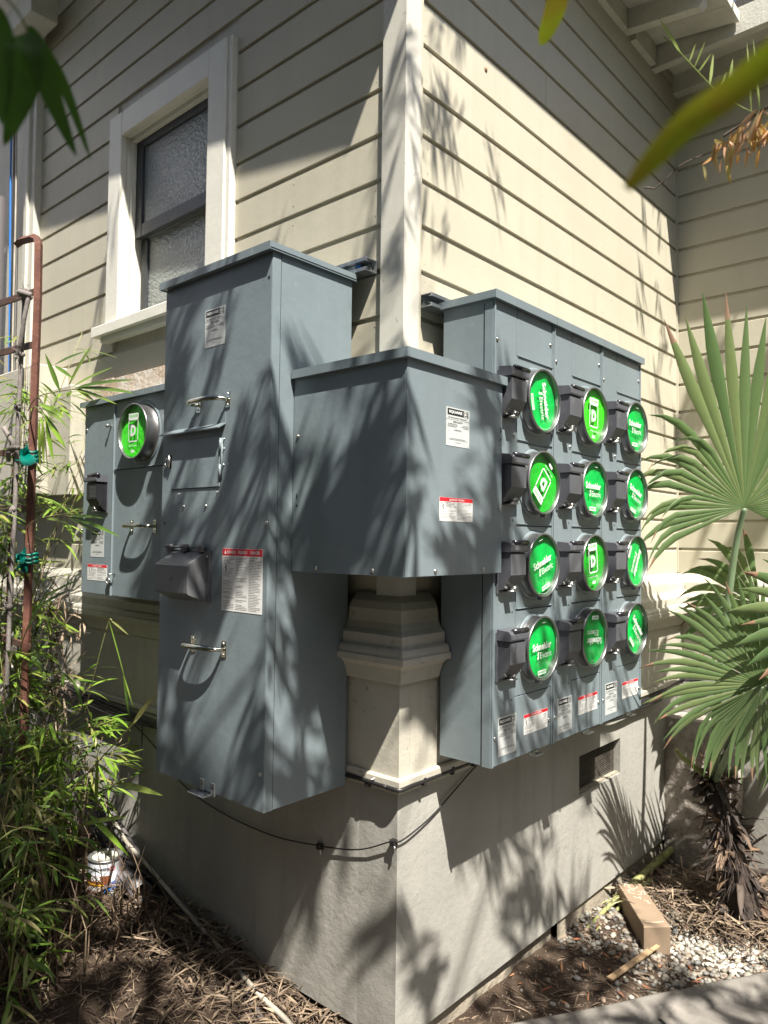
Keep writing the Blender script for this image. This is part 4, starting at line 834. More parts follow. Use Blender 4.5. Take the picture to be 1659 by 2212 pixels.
# ground cables along the left wall
gl = [('white', .009, 'cable_white', [(-1.95, -.05, -1.00), (-1.792, -.05, -1.156), (-1.635, -.06, -1.222), (-1.464, -.06, -1.318), (-1.288, -.06, -1.368), (-1.032, -.065, -1.445), (-.786, -.075, -1.502), (-.503, -.118, -1.535), (-.283, -.143, -1.555), (-.05, -.25, -1.60)], 'dirty white cable lying along the foot of the left foundation wall'),
      ('grey', .010, 'cable_grey', [(-1.98, -.035, -1.02), (-1.80, -.035, -1.15), (-1.62, -.04, -1.24), (-1.44, -.035, -1.34), (-1.26, -.04, -1.40), (-1.0, -.05, -1.46), (-.76, -.09, -1.52), (-.5, -.14, -1.56), (-.25, -.22, -1.60)], 'grey cable beside the white one at the foundation foot'),
      ('b1', .012, 'cable', [(-1.9, -.06, -1.12), (-1.5, -.075, -1.36), (-1.25, -.06, -1.41), (-1.0, -.075, -1.475), (-.7, -.125, -1.54), (-.45, -.17, -1.58), (-.2, -.27, -1.61), (0, -.4, -1.63)], 'thickest black cable in the bundle on the ground by the left foundation'),
      ('b2', .008, 'cable', [(-1.9, -.08, -1.2), (-1.5, -.09, -1.40), (-1.2, -.085, -1.44), (-.95, -.11, -1.495), (-.68, -.17, -1.54), (-.42, -.23, -1.58), (-.2, -.33, -1.61)], 'thin black cable on the outer side of the ground bundle')]
for nm, r, m_, pts, lb in gl: cable('ground_cable', curve(pts), r, m_, lb, 'cable', 'cables lying along the foot of the left wall')

# ------------------------------------------------------------------ paint can, pipe, block, lath, stalk, clay pipe
cpos = Vector((-1.432, -.175, -1.468)); can = thing('paint_can', cpos, 'small opened paint can with a brown and white label on the leaf litter', 'paint can')
FCn = Fr(cpos, (1, 0, 0), (0, 1, 0)); r0 = .068; hh = .142
mb = MB(True); mb.lathe(FCn, 0, 0, [(.001, .0), (r0, 0), (r0 + .002, .003), (r0, .006), (r0, hh - .006), (r0 + .002, hh - .003), (r0 + .0015, hh), (r0 - .006, hh + .001), (r0 - .008, hh - .007), (r0 - .013, hh - .008), (r0 - .014, hh - .002), (r0 - .017, hh - .003)], 40); mb.build('can_body', M['tin'], can)
mb = MB(True); mb.lathe(FCn, 0, 0, [(r0 - .017, hh - .003), (r0 - .02, hh - .010), (.001, hh - .011)], 36); mb.build('can_lid', M['can_lid'], can)
def cyl_patch(mb, t0, t1, z0, z1, rr_, n=14, sk=0.0):
    vs = []
    for i in range(n + 1):
        t = t0 + (t1 - t0) * i / n; sft = sk * i / n
        vs += [cpos + Vector((rr_ * math.cos(t), rr_ * math.sin(t), z0 + sft)), cpos + Vector((rr_ * math.cos(t), rr_ * math.sin(t), z1 + sft))]
    mb.add(vs, [(2 * i, 2 * i + 2, 2 * i + 3, 2 * i + 1) for i in range(n)], True)
tcam = math.atan2(CAM.y - cpos.y, CAM.x - cpos.x)
mb = MB(True); cyl_patch(mb, 0, 2 * math.pi, .009, hh - .012, r0 + .0006, 40); lb_ = mb.build('paper_label', M['can_paper'], can)
mb = MB(True); cyl_patch(mb, tcam - 1.7, tcam + .35, .012, .085, r0 + .0012); mb.build('brown_panel', M['can_brown'], lb_)
mb = MB(True); cyl_patch(mb, tcam - .05, tcam + .75, .012, .045, r0 + .0015, sk=.02); mb.build('blue_panel', M['can_blue'], lb_)
mb = MB(True); cyl_patch(mb, tcam - 1.2, tcam - .05, .052, .057, r0 + .0020, sk=-.006); mb.build('yellow_band', M['can_yellow'], lb_)
def cyl_text(body, tmid, z, h, w, m_, bold=.02):
    vs, fs, x0, x1, y0, y1 = text_geo(body, bold=bold); rr_ = r0 + .0026; out = []
    for v in vs:
        s_ = ((v.x - (x0 + x1) / 2) / (x1 - x0)) * w; t = tmid + s_ / rr_; zz = z + (v.y - (y0 + y1) / 2) / (y1 - y0) * h
        out.append(cpos + Vector((rr_ * math.cos(t), rr_ * math.sin(t), zz)))
    mb = MB(); mb.add(out, fs); mb.build('can_lettering', M[m_], lb_)
cyl_text('ZINSSER', tcam - .18, .112, .010, .060, 'black'); cyl_text('COVER', tcam - .62, .074, .018, .055, 'white', .03); cyl_text('PRIMER', tcam - .58, .034, .018, .060, 'white', .03)
mb = MB(True)
for ra, rb in ((.011, .0085), (.0055, .003)):
    q = [(ra, i) for i in range(25)]; vs = []
    for i in range(25):
        for rr2 in (ra, rb):
            an = i * 2 * math.pi / 24; t = tcam + .40 + rr2 * math.cos(an) / r0; vs.append(cpos + Vector(((r0 + .003) * math.cos(t), (r0 + .003) * math.sin(t), .112 + rr2 * math.sin(an))))
    mb.add(vs, [(2 * i, 2 * i + 1, 2 * i + 3, 2 * i + 2) for i in range(24)])
mb.build('target_emblem', M['red'], lb_)
pp = thing('pvc_pipe', (-1.3, -.1, -1.46), 'short grey plastic pipe lying between the paint can and the wall', 'pipe')
mb = MB(True); pa, pb = Vector((-1.46, -.125, -1.405)), Vector((-1.215, -.13, -1.428)); ax = (pb - pa).normalized()
F = Fr(pa, ax.cross(Vector((0, 0, 1))), ax.cross(ax.cross(Vector((0, 0, 1)))))
L0 = (pb - pa).length
sgn = 1 if F.n.dot(ax) > 0 else -1
mb.lathe(F, 0, 0, [(.042, 0), (.042, sgn * L0), (.038, sgn * L0), (.038, 0)], 24); mb.build('pipe_shell', M['pipe'], pp)
blk = thing('concrete_block', (.17, 1.43, -1.66), 'buff concrete block with pale chalk scribbles lying on the gravel', 'block')
mb = MB(); A_, B_, C_, D_ = Vector((.268, 1.228, 0)), Vector((.345, 1.306, 0)), Vector((.105, 1.590, 0)), Vector((.030, 1.515, 0))
zt, zb = -1.552, -1.668; ev = [(A_, B_, C_, D_)]
ins = lambda p, c, k: p + (c - p) * k
cc = (A_ + B_ + C_ + D_) / 4
lo = [Vector((p.x, p.y, zb)) for p in (A_, B_, C_, D_)]; mi = [Vector((p.x, p.y, zt - .005)) for p in (A_, B_, C_, D_)]; tp = [Vector((*(ins(p, cc, .035)).xy, zt)) for p in (A_, B_, C_, D_)]
mb.add(lo + mi + tp, [(3, 2, 1, 0)] + [(i, (i + 1) % 4, 4 + (i + 1) % 4, 4 + i) for i in range(4)] + [(4 + i, 4 + (i + 1) % 4, 8 + (i + 1) % 4, 8 + i) for i in range(4)] + [(8, 9, 10, 11)]); mb.build('block_body', M['block'], blk)
e1 = (B_ - A_).normalized(); e2 = (D_ - A_).normalized(); mb = MB(True)
def bp(u, v): q = A_ + e1 * u + e2 * v; return Vector((q.x, q.y, zt + .0006))
def chalk(pts):
    q = curve([bp(*p) for p in pts], 6); vs = []
    for i, p in enumerate(q):
        d = (q[min(i + 1, len(q) - 1)] - q[max(i - 1, 0)]); d = Vector((-d.y, d.x, 0)).normalized() * .0014; vs += [p - d, p + d]
    mb.add(vs, [(2 * i, 2 * i + 1, 2 * i + 3, 2 * i + 2) for i in range(len(q) - 1)])
chalk([(.022, .345), (.030, .362), (.045, .352), (.040, .335), (.055, .318), (.075, .330), (.082, .345)])
chalk([(.050, .272), (.030, .285), (.028, .305), (.045, .312), (.055, .300)]); chalk([(.070, .295), (.080, .280), (.072, .262), (.060, .268)])
chalk([(.085, .300), (.095, .285), (.090, .262)]); chalk([(.035, .250), (.050, .235), (.062, .243), (.058, .222)]); chalk([(.070, .215), (.085, .205), (.080, .190), (.092, .186)]); chalk([(.02, .04), (.05, .030), (.095, .035)])
mb.build('chalk_scribble', M['chalk'], blk)
t = thing('wood_lath', (.3, 1.05, -1.65), 'short pale wooden stake lying on the soil in front of the block', 'wood stake')
mb = MB(); F = Fr((.277, .915, -1.628), Vector((.045, .345, .002))); mb.box(F, 0, .29, -.001, .005, -.024, 0, .0); mb.box(F, .292, .345, .001, .006, -.016, .0); mb.build('stake_blade', M['lath'], t)
t = thing('cut_palm_stalk', (0.03, 1.9, -1.62), 'long yellow green cut palm stalk lying along the foundation foot', 'palm stalk')
mb = MB(True); mb.tube(curve([(.028, 1.20, -1.640), (.035, 1.5, -1.610), (.038, 1.9, -1.595), (.040, 2.2, -1.59), (.05, 2.33, -1.585)]), [.005 + .014 * min(1, i / 14) for i in range(33)], 8); mb.build('stalk', M['petiole_y'], t)
mb = MB(True); mb.tube(curve([(.060, 1.22, -1.645), (.064, 1.5, -1.625), (.070, 1.80, -1.620)]), [.004 + .010 * i / 16 for i in range(17)], 6); mb.build('stalk', M['petiole_y'], t)
mb = MB(True)
for i in range(28): mb.leaf((.045 + U(-.02, .03), 1.45 + U(-.1, .35), -1.59), (U(-.4, .7), U(-1, 1), U(-.1, .3)), U(.05, .12), .006, .4, 2)
mb.build('shredded_sheath', M['petiole_y'], t)
t = thing('clay_pipe', (.62, 1.75, -1.66), 'brown clay pipe stub lying in the shade at the right edge', 'pipe')
mb = MB(True); F = Fr((.60, 1.70, -1.60), (.75, .66, 0), (0, 0, 1)); mb.lathe(F, 0, 0, [(.055, -.3), (.05, -.05), (.034, -.01), (.030, 0), (.015, .0), (.014, -.05)], 20); mb.build('pipe_shell', M['clay'], t)

# ------------------------------------------------------------------ gravel, litter (uncountable)
def inside_right(x, y):
    q = Vector((x, y, 0)) - K0; return q.dot(KN) < -.012 and x > -.02
def pebble(mb, p, r, seed):
    rr_ = random.Random(seed); sx, sy, sz = rr_.uniform(.8, 1.5), rr_.uniform(.7, 1.1), rr_.uniform(.5, .85); a = rr_.uniform(0, 6.3)
    ca, sa = math.cos(a), math.sin(a); vs = []
    for j, ph in enumerate((-.9, -.25, .45, 1.1)):
        for i in range(7):
            t = i * 2 * math.pi / 7 + j * .4; q = 1 + rr_.uniform(-.10, .10)
            x, y, z = math.cos(ph) * math.cos(t) * sx * q, math.cos(ph) * math.sin(t) * sy * q, math.sin(ph) * sz * q
            vs.append(p + Vector((x * ca - y * sa, x * sa + y * ca, z)) * r)
    vs += [p + Vector((0, 0, -sz * r)), p + Vector((0, 0, sz * r))]
    fs = [(j * 7 + i, j * 7 + (i + 1) % 7, (j + 1) * 7 + (i + 1) % 7, (j + 1) * 7 + i) for j in range(3) for i in range(7)] + [(28, (i + 1) % 7, i) for i in range(7)] + [(29, 21 + i, 21 + (i + 1) % 7) for i in range(7)]
    mb.add(vs, fs, True)
mb = MB(True); mw = MB(True); cnt = 0
def inblock(x, y):
    q = Vector((x, y, 0)) - A_; return -.005 < q.dot(e1) < .115 and -.005 < q.dot(e2) < .38
for i in range(9500):
    x, y = U(-.03, 1.15), U(.55, 2.15)
    if not inside_right(x, y) or inblock(x, y): continue
    # dense from the block to the kerb on the right side, thin towards the corner
    s_ = (y - 1.02 - .25 * noise.noise(Vector((x * 4, y * 4, 0))))
    dens = min(1, max(.015, s_ * 4.0)) * (1 if y < 1.75 else .12)
    if x > .28 and y < 1.05 and R() < .5: dens = max(dens, .25)
    if R() > dens: continue
    r_ = U(.005, .0145); p = Vector((x, y, zgn(x, y) + r_ * U(-.2, .7)))
    wz = .32 < x < .62 and 1.30 < y < 1.70 and noise.noise(Vector((x * 6, y * 6, 7))) > -.25
    pebble(mw if wz and R() < .8 else mb, p, r_, i)
tag(mb.build('gravel', M['gravel']), 'mixed grey and tan river gravel around the block', 'gravel', kind='stuff')
tag(mw.build('gravel', M['gravel_white']), 'cleaner white gravel behind the block', 'gravel', kind='stuff')
def litter(name, n, region, m_, Lr, wr, label, lift=.012, elev=.25):
    mb = MB(True); k = 0
    while k < n:
        x, y, ok = region()
        if not ok: continue
        k += 1; a = U(0, 2 * math.pi); d = Vector((math.cos(a), math.sin(a), U(-.1, elev)))
        mb.leaf((x, y, zgn(x, y) + U(.001, lift)), d, U(*Lr), U(*wr), U(.1, .6), 2, fold=U(-.4, .4))
    tag(mb.build(name, M[m_]), label, 'leaf litter', kind='stuff')
def regL(): x, y = U(-2.6, .35), U(-1.3, .03); return x, y, (y < .02 or x > 0) and y < .03
def regLw(): x = U(-2.4, .1); y = -abs(random.gauss(0, .16)) ; return x, y, True
litter('leaf_litter', 10500, regL, 'litter', (.02, .085), (.0018, .006), 'dry bamboo leaves matted over the soil on the left', .03)
litter('leaf_litter', 2600, regLw, 'litter', (.04, .13), (.004, .011), 'straw coloured leaves heaped along the left wall foot', .05, .5)
litter('broad_leaf_litter', 260, regL, 'litter', (.05, .10), (.014, .026), 'broad curled brown leaves on the left soil', .02)
def regR(): x, y = U(-.02, 1.0), U(-.2, 2.25); return x, y, inside_right(x, y) and not inblock(x, y)
litter('leaf_litter', 1300, regR, 'litter', (.02, .10), (.002, .008), 'scattered straw on the soil beside the right foundation')
litter('bark_chips', 130, regR, 'litter_red', (.02, .06), (.006, .014), 'small reddish chips on the soil by the gravel')
def regP(): x = .44 + random.gauss(0, .18); y = 1.76 + random.gauss(0, .15); return x, y, x > .02 and y < 2.2
litter('palm_debris', 2600, regP, 'litter', (.04, .16), (.003, .012), 'brown shredded fibres and husks round the palm foot', .10, .6)
mb = MB(True)
for i in range(6000):
    x, y, ok = regR()
    if ok and y < 1.25: pebble(mb, Vector((x, y, zgn(x, y))), U(.002, .006), i)
for i in range(1600):
    x, y = U(-1.6, .3), U(-1, -.01); pebble(mb, Vector((x, y, zgn(x, y))), U(.002, .0055), i)
tag(mb.build('soil_crumbs', M['soil_tan']), 'crumbs of soil and grit on the ground', 'grit', kind='stuff')

# ------------------------------------------------------------------ palm
palm = thing('fan_palm', (.42, 1.78, -1.65), 'young fan palm with shaggy dark trunk in front of the inner corner', 'palm')
base = Vector((.54, 1.69, -1.66)); top = Vector((.37, 1.75, -1.02))
mb = MB(True); pts = [base + (top - base) * (i / 12) for i in range(13)]
mb.tube(pts, [.075, .07, .066, .062, .058, .055, .052, .048, .044, .04, .036, .03, .024], 12); trk = mb.build('trunk', M['trunk'], palm)
mb = MB(True)
for i in range(190):
    t = R() ** .8; a = U(0, 6.283); p = base + (top - base) * t; rr_ = .065 - .038 * t
    d = Vector((math.cos(a), math.sin(a), U(.1, 1.1))); q = p + Vector((math.cos(a), math.sin(a), 0)) * rr_ * .9
    d = d + Vector((U(-.5, .5), U(-.5, .5), U(-1.2, .4))); mb.leaf(q, d, U(.05, .14), U(.010, .040), U(-.4, 1.4), 3, fold=U(.2, .8), basef=.9, tipf=U(.05, .6))
mb.build('cut_boot', M['boot'], trk, kind='stuff')
mb = MB(True)
for i in range(900):
    t = R(); a = U(0, 6.283); p = base + (top - base) * t; rr_ = .09 - .03 * t
    mb.leaf(p + Vector((math.cos(a), math.sin(a), 0)) * rr_, (math.cos(a) + U(-.5, .5), math.sin(a) + U(-.5, .5), U(-1.2, .3)), U(.03, .12), .0022, U(0, 1), 2)
mb.build('dark_fibre', M['boot'], trk, kind='stuff')
mb = MB(True)
for i in range(420):
    p = top + Vector((random.gauss(0, .03), random.gauss(0, .03), U(-.12, .06))); mb.leaf(p, (U(-1, 1), U(-1, 1), U(-.8, .8)), U(.02, .07), .003, .3, 2)
mb.build('rust_fibre', M['fibre'], trk, kind='stuff')
VR = Vector((.749, .662, 0)); TOC = Vector((.662, -.749, 0))      # across and towards the viewer side
def fan(hub, petpts, n, a0, a1, Lf, wid, tilt, petr, label=None, droop_fn=None, seg=8, twist=0.0):
    mb = MB(True); pts = curve(petpts, 8); mb.tube(pts, [petr * (.75 + .5 * (1 - i / (len(pts) - 1))) for i in range(len(pts))], 8)
    fr = mb.build('frond', M['petiole'], palm, label=label)
    hub = Vector(hub); up = (Vector((0, 0, 1)) + TOC * tilt).normalized(); nrm = VR.cross(up).normalized()
    if nrm.dot(TOC) < 0: nrm = -nrm
    for i in range(n):
        a = a0 + (a1 - a0) * (i + U(-.16, .16)) / (n - 1); d = (VR * math.cos(a) + up * math.sin(a)).normalized(); sd_ = (VR * -math.sin(a) + up * math.cos(a)).normalized()
        L_ = Lf(a) * U(.88, 1.04); dr = (droop_fn(a) if droop_fn else .1) * U(.6, 1.4) + (U(.4, 1.0) if R() < .1 else 0); joined = U(.58, .68)
        q = hub.copy(); dd = d.copy(); m1 = MB(True); vs = []; tipv = []
        for s_ in range(seg + 1):
            t = s_ / seg; half = math.tan((a1 - a0) / (n - 1) / 2 * .98) * min(t, joined) * L_
            if t > joined: half *= max(.03, 1 - ((t - joined) / (1 - joined)) ** 1.5)
            half = max(half, .0008); pl = half * .42
            side = sd_
            vs += [q - side * half - nrm * pl, q + nrm * pl * .3, q + side * half - nrm * pl]
            if t > joined * .8: dd = (dd + Vector((0, 0, -1)) * dr / seg * 2 + nrm * dr * .25 / seg).normalized()
            q = q + dd * L_ / seg
        m1.add(vs, [(3 * s_, 3 * s_ + 1, 3 * s_ + 4, 3 * s_ + 3) for s_ in range(seg)] + [(3 * s_ + 1, 3 * s_ + 2, 3 * s_ + 5, 3 * s_ + 4) for s_ in range(seg)], True)
        o = m1.build('leaf_blade', [M['palm'], M['palm_tip']], fr)
        for s_ in range(seg): 
            if s_ >= seg - 1 and i % 3 == 0: o.data.polygons[s_].material_index = 1; o.data.polygons[seg + s_].material_index = 1
    return fr
def fl1(a):
    d = math.degrees(a)
    return .90 if 50 < d < 121 else (.60 if d <= 165 and d > 60 else (.50 if d > 165 else .72))
def dr1(a): d = math.degrees(a); return .03 if 40 < d < 121 else (1.5 if 121 <= d < 190 else 1.3)
fan((.548, 1.612, .150), [(.37, 1.72, -1.02), (.41, 1.66, -.78), (.455, 1.66, -.35), (.500, 1.65, -.02), (.545, 1.618, .145)], 40, math.radians(-25), math.radians(205), fl1, .03, .12, .016, droop_fn=dr1, label='large upright fan leaf reaching highest')
def fl2(a): d = math.degrees(a); return .50 if 100 < d < 200 else .46
fan((.644, 1.488, -.567), [(.38, 1.72, -1.05), (.45, 1.62, -.85), (.56, 1.54, -.68), (.64, 1.492, -.572)], 23, math.radians(75), math.radians(203), fl2, .03, .10, .012, droop_fn=lambda a: .45, label='shaded fan leaf spreading left below the tall one')
fan((.660, 1.440, -.560), [(.40, 1.70, -1.05), (.50, 1.58, -.86), (.60, 1.48, -.68), (.655, 1.444, -.565)], 19, math.radians(212), math.radians(300), lambda a: .46, .03, .35, .012, droop_fn=lambda a: 1.3, label='bright drooping fan leaf in front')
fan((.95, 1.62, -.30), [(.39, 1.74, -1.05), (.50, 1.68, -.80), (.72, 1.63, -.50), (.95, 1.62, -.31)], 26, math.radians(70), math.radians(300), lambda a: .5, .03, .10, .015, droop_fn=lambda a: .3)
fan((.86, 1.95, -.62), [(.42, 1.78, -1.05), (.60, 1.86, -.85), (.86, 1.95, -.63)], 24, math.radians(60), math.radians(250), lambda a: .62, .03, .0, .012, droop_fn=lambda a: .4)
fan((.50, 2.02, -.30), [(.40, 1.80, -1.05), (.44, 1.92, -.7), (.50, 2.02, -.31)], 22, math.radians(100), math.radians(300), lambda a: .42, .03, .0, .010, droop_fn=lambda a: .9)
mb = MB(True); mb.tube([(.37, 1.70, -1.05), (.27, 1.64, -.96), (.255, 1.62, -.93)], [.012, .014, .012], 6); mb.build('cut_petiole', M['petiole_y'], palm)

# ------------------------------------------------------------------ rusty trellis post, rope and tape
tr_ = thing('rusty_trellis', (-1.6, -.45, -1.45), 'rusty steel trellis post with rungs standing in the bamboo at left', 'trellis')
mb = MB(); pts = [(-1.625, -.45, -1.5), (-1.600, -.45, -.836), (-1.596, -.45, -.277), (-1.590, -.45, .477), (-1.583, -.45, .96), (-1.590, -.45, 1.19), (-1.600, -.45, 1.213), (-1.64, -.45, 1.232), (-1.76, -.45, 1.250), (-1.80, -.45, 1.245)]
mb.tube(pts, .0175, 4, smooth=False); mb.build('post', M['rust'], tr_)
for z0, z1 in ((1.013, .973), (.79, .757), (.345, .322), (.104, .100), (-.45, -.47), (-.95, -.96)):
    mb = MB(); mb.box(Fr((-2.6, -.445, z0 + (z0 - z1) * 1.3), Vector((1.0, 0, -(z0 - z1) * 1.6))), 0, 1.02, -.013, .013, -.006, .006); mb.build('rung', M['rust_dark'], tr_)
mb = MB(); mb.tube([(-1.80, -.43, .34), (-1.83, -.43, -.2), (-1.86, -.43, -1.4)], .012, 4, smooth=False); mb.build('thin_stake', M['rust_dark'], tr_)
mb = MB(); mb.tube([(-2.45, -.45, 1.5), (-2.45, -.45, -1.4)], .018, 4, smooth=False); mb.build('post', M['rust_dark'], tr_)
rp = thing('braided_rope', (-1.65, -.48, .3), 'frayed grey braided rope knotted down the rusty post', 'rope')
mb = MB(True)
mb.tube(curve([(-1.575, -.49, .985), (-1.62, -.495, .99), (-1.640, -.48, .94), (-1.650, -.48, .80), (-1.660, -.48, .60), (-1.668, -.48, .40), (-1.672, -.48, .22), (-1.675, -.48, .05), (-1.690, -.48, -.2), (-1.70, -.48, -.6), (-1.71, -.48, -1.2)]), .0095, 7); mb.build('rope_line', M['rope'], rp)
mb = MB(True); mb.tube(curve([(-1.57, -.49, .97), (-1.585, -.50, .88), (-1.615, -.50, .78), (-1.64, -.50, .73)]), .009, 7); mb.build('rope_loop', M['rope'], rp); mb = MB(True)
mb.tube(curve([(-1.565, -.485, .965), (-1.59, -.515, .975), (-1.63, -.50, .985), (-1.645, -.45, .98)]), .012, 7); mb.build('rope_loop', M['rope'], rp); mb = MB(True)
mb.tube(curve([(-1.75, -.50, .44), (-1.72, -.51, .43), (-1.69, -.50, .39), (-1.67, -.49, .35)]), .010, 7); mb.build('rope_loop', M['rope'], rp); mb = MB(True)
mb.tube(curve([(-1.70, -.50, .30), (-1.67, -.51, .345), (-1.63, -.49, .35)]), .010, 7); mb.build('rope_loop', M['rope'], rp)
for z, x in ((.985, -1.60), (.735, -1.64), (.52, -1.66), (.35, -1.675), (.10, -1.675), (-.30, -1.69), (-.62, -1.7)):
    mb = MB(True)
    for i in range(26): mb.leaf((x + U(-.012, .012), -.495, z + U(-.02, .02)), (U(-1, 1), U(-1, .3), U(-1, .6)), U(.015, .05), .004, .3, 2)
    mb.lathe(Fr((x, -.485, z - .014), (1, 0, 0), (0, 1, 0)), 0, 0, [(.006, 0), (.014, .008), (.0145, .018), (.007, .028)], 7); mb.build('frayed_knot', M['rope'], rp)
def tape(z, label, big):
    mb = MB(True)
    for i in range(8 if not big else 16):
        a = U(0, 6.28); mb.leaf((-1.59 + U(-.02, .02), -.475 + U(-.01, .01), z + U(-.02, .02)), (math.cos(a), U(-.5, .1), math.sin(a) - (.3 if big else 0)), U(.03, .055), U(.015, .03), U(0, .8), 3, fold=U(-.5, .5), basef=.9, tipf=.5)
    for dz in (-.016, 0, .016): mb.tube([(-1.59 + .03 * math.cos(t), -.45 + .03 * math.sin(t), z + dz + .004 * math.sin(3 * t)) for t in [i * math.pi / 8 for i in range(17)]], .006, 5)
    if not big: mb.leaf((-1.575, -.49, z), (1, -.2, -.25), .13, .06, .25, 3, basef=.5, tipf=.8, peak=.9)
    tag(mb.build('plastic_tape', M['tape']), label, 'tape', 'teal tape ties on the rusty post')
tape(.315, 'teal plastic tape tie with a loose tail, upper one on the rusty post', False)
tape(-.10, 'bunched teal plastic tape tie, lower one on the rusty post', True)

# ------------------------------------------------------------------ bamboo
def spray(mbl, p, d, L, n, leafL=(.09, .16), w=(.009, .016), droop=.5):
    """a twig with a fan of leaves; returns the twig points"""
    p = Vector(p); d = Vector(d).normalized(); pts = [p]; q = p.copy(); dd = d.copy()
    for i in range(5): dd = (dd + Vector((0, 0, -.12))).normalized(); q = q + dd * L / 5; pts.append(q)
    for i in range(n):
        t = .35 + .65 * i / max(1, n - 1); k = min(4, int(t * 5)); b = pts[k] + (pts[k + 1] - pts[k]) * (t * 5 - k if k < 4 else 1) * .9
        side = dd.cross(Vector((0, 0, 1))).normalized() * (1 if i % 2 else -1)
        ld = (dd * U(.6, 1.3) + side * U(.25, .9) + Vector((0, 0, U(-.35, .45))))
        mbl.leaf(b, ld, U(*leafL), U(*w), U(.1, droop * 1.6), 4)
    return pts
def bamboo(name, x, y, n, h, rad, lean, label, dens, m_='bamboo', leafL=(.08, .15), zmin=.1, group='bamboo clumps at the left', culm='culm'):
    z0 = zg(x, y); t = thing(name, (x, y, z0), label, 'bamboo', group); mc = MB(True); ml = MB(True)
    for i in range(n):
        bx, by = x + random.gauss(0, rad), y + random.gauss(0, rad * .7); H = h * U(.7, 1.05); ln = Vector((lean[0] + U(-.22, .22), lean[1] + U(-.22, .22), 0))
        pts = [Vector((bx, by, z0 - .03)) + Vector((0, 0, H)) * (j / 8) + ln * H * (j / 8) ** 2 for j in range(9)]
        mc.tube(pts, [.0045 * (1 - .7 * j / 8) for j in range(9)], 5)
        for s_ in range(dens):
            tt = zmin + (1 - zmin) * R() ** .8; k = min(7, int(tt * 8)); p = pts[k] + (pts[k + 1] - pts[k]) * (tt * 8 - k); a = U(0, 6.283)
            tw = spray(ml, p, (math.cos(a) + .25, math.sin(a) - .1, U(.1, .9)), U(.06, .20), random.randint(3, 6), leafL); mc.tube(tw, .0013, 3, cap=False)
    mc.build('culms', M[culm], t, kind='stuff'); ml.build('foliage', M[m_], t, kind='stuff'); return t
bspec = [(-1.60, -.42, 8, 1.15, .09, (.06, .02), 'low bright bamboo clump round the foot of the rusty post', 11, 'bamboo', (.07, .14), .40),
         (-1.52, -.36, 7, .80, .06, (.16, .0), 'bright bamboo clump leaning right toward the tall cabinet', 10, 'bamboo', (.07, .14), .5),
         (-2.08, -.30, 9, 1.9, .08, (.0, .0), 'tall leafy bamboo behind the rusty post at the left edge', 9, 'bamboo', (.09, .16), .3),
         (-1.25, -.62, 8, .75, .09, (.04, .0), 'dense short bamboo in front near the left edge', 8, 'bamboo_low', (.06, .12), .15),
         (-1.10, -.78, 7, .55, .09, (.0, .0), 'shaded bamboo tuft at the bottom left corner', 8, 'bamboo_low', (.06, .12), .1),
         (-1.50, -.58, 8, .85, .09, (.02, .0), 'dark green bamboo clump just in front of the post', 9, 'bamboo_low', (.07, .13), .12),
         (-2.02, -.45, 11, 2.5, .10, (.0, .0), 'tallest bamboo at the extreme left edge reaching the rope knot', 12, 'bamboo', (.10, .17), .35)]
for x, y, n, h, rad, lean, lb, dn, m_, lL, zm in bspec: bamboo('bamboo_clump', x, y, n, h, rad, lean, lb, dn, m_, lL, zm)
# dry stalks under the bamboo
dz = MB(True)
for i in range(300):
    x, y = U(-2.1, -.95), U(-1.0, -.15); z0 = zg(x, y); H = U(.12, .5) * (1.2 if x < -1.3 else .7)
    dz.tube([(x, y, z0 - .02), (x + U(-.05, .05), y + U(-.05, .05), z0 + H * .5), (x + U(-.12, .12), y + U(-.1, .1), z0 + H)], [U(.0025, .006), .0025, .0015], 5)
tag(dz.build('dry_bamboo_stalks', M['culm_dry']), 'tangle of dry brown bamboo stalks rising from the litter', 'dry stalks', kind='stuff')
dz = MB(True)
for i in range(420):
    x, z = -1.93 + random.gauss(0, .12), U(-1.1, -.25); dz.leaf((x, -.16 + U(-.06, .03), z), (U(-1, 1), U(-1, .2), U(-1, 1)), U(.05, .14), U(.004, .012), .8, 3)
tag(dz.build('dead_vine', M['litter']), 'dead brown vine tangle clinging below the moulding at left', 'dead vine', kind='stuff')
# individually visible leafy twigs in front of the cabinet
def leafy(name, label, pts, leaves, m_='bamboo', tw='culm', r=.0022):
    t = thing(name, pts[0], label, 'bamboo twig', 'leafy bamboo twigs crossing the cabinet'); mb = MB(True); mb.tube(curve(pts, 6), [r] * (6 * (len(pts) - 1) + 1), 5); mb.build('stem', M[tw], t)
    for p, tip, w in leaves:
        p = Vector(p); d = Vector(tip) - p; mb = MB(True); mb.leaf(p, d + Vector((0, 0, d.length * .08)), d.length, w, .12, 6, nrm=(.3, -1, .45)); mb.build('leaf', M[m_], t)
leafy('bamboo_twig', 'bright bamboo twig reaching right over the left cabinet lid', [(-1.60, -.47, .50), (-1.443, -.50, .534), (-1.232, -.50, .532), (-1.06, -.50, .52)],
      [((-1.253, -.50, .535), (-1.344, -.52, .688), .020), ((-1.30, -.5, .64), (-1.054, -.5, .650), .014), ((-1.30, -.5, .635), (-1.12, -.51, .555), .014), ((-1.182, -.5, .545), (-1.003, -.5, .670), .026),
       ((-1.16, -.5, .535), (-.86, -.5, .565), .012), ((-1.13, -.5, .53), (-.717, -.5, .500), .015), ((-1.11, -.5, .527), (-.70, -.5, .452), .016), ((-1.15, -.5, .53), (-.827, -.5, .432), .013), ((-1.13, -.5, .528), (-.98, -.5, .46), .013)])
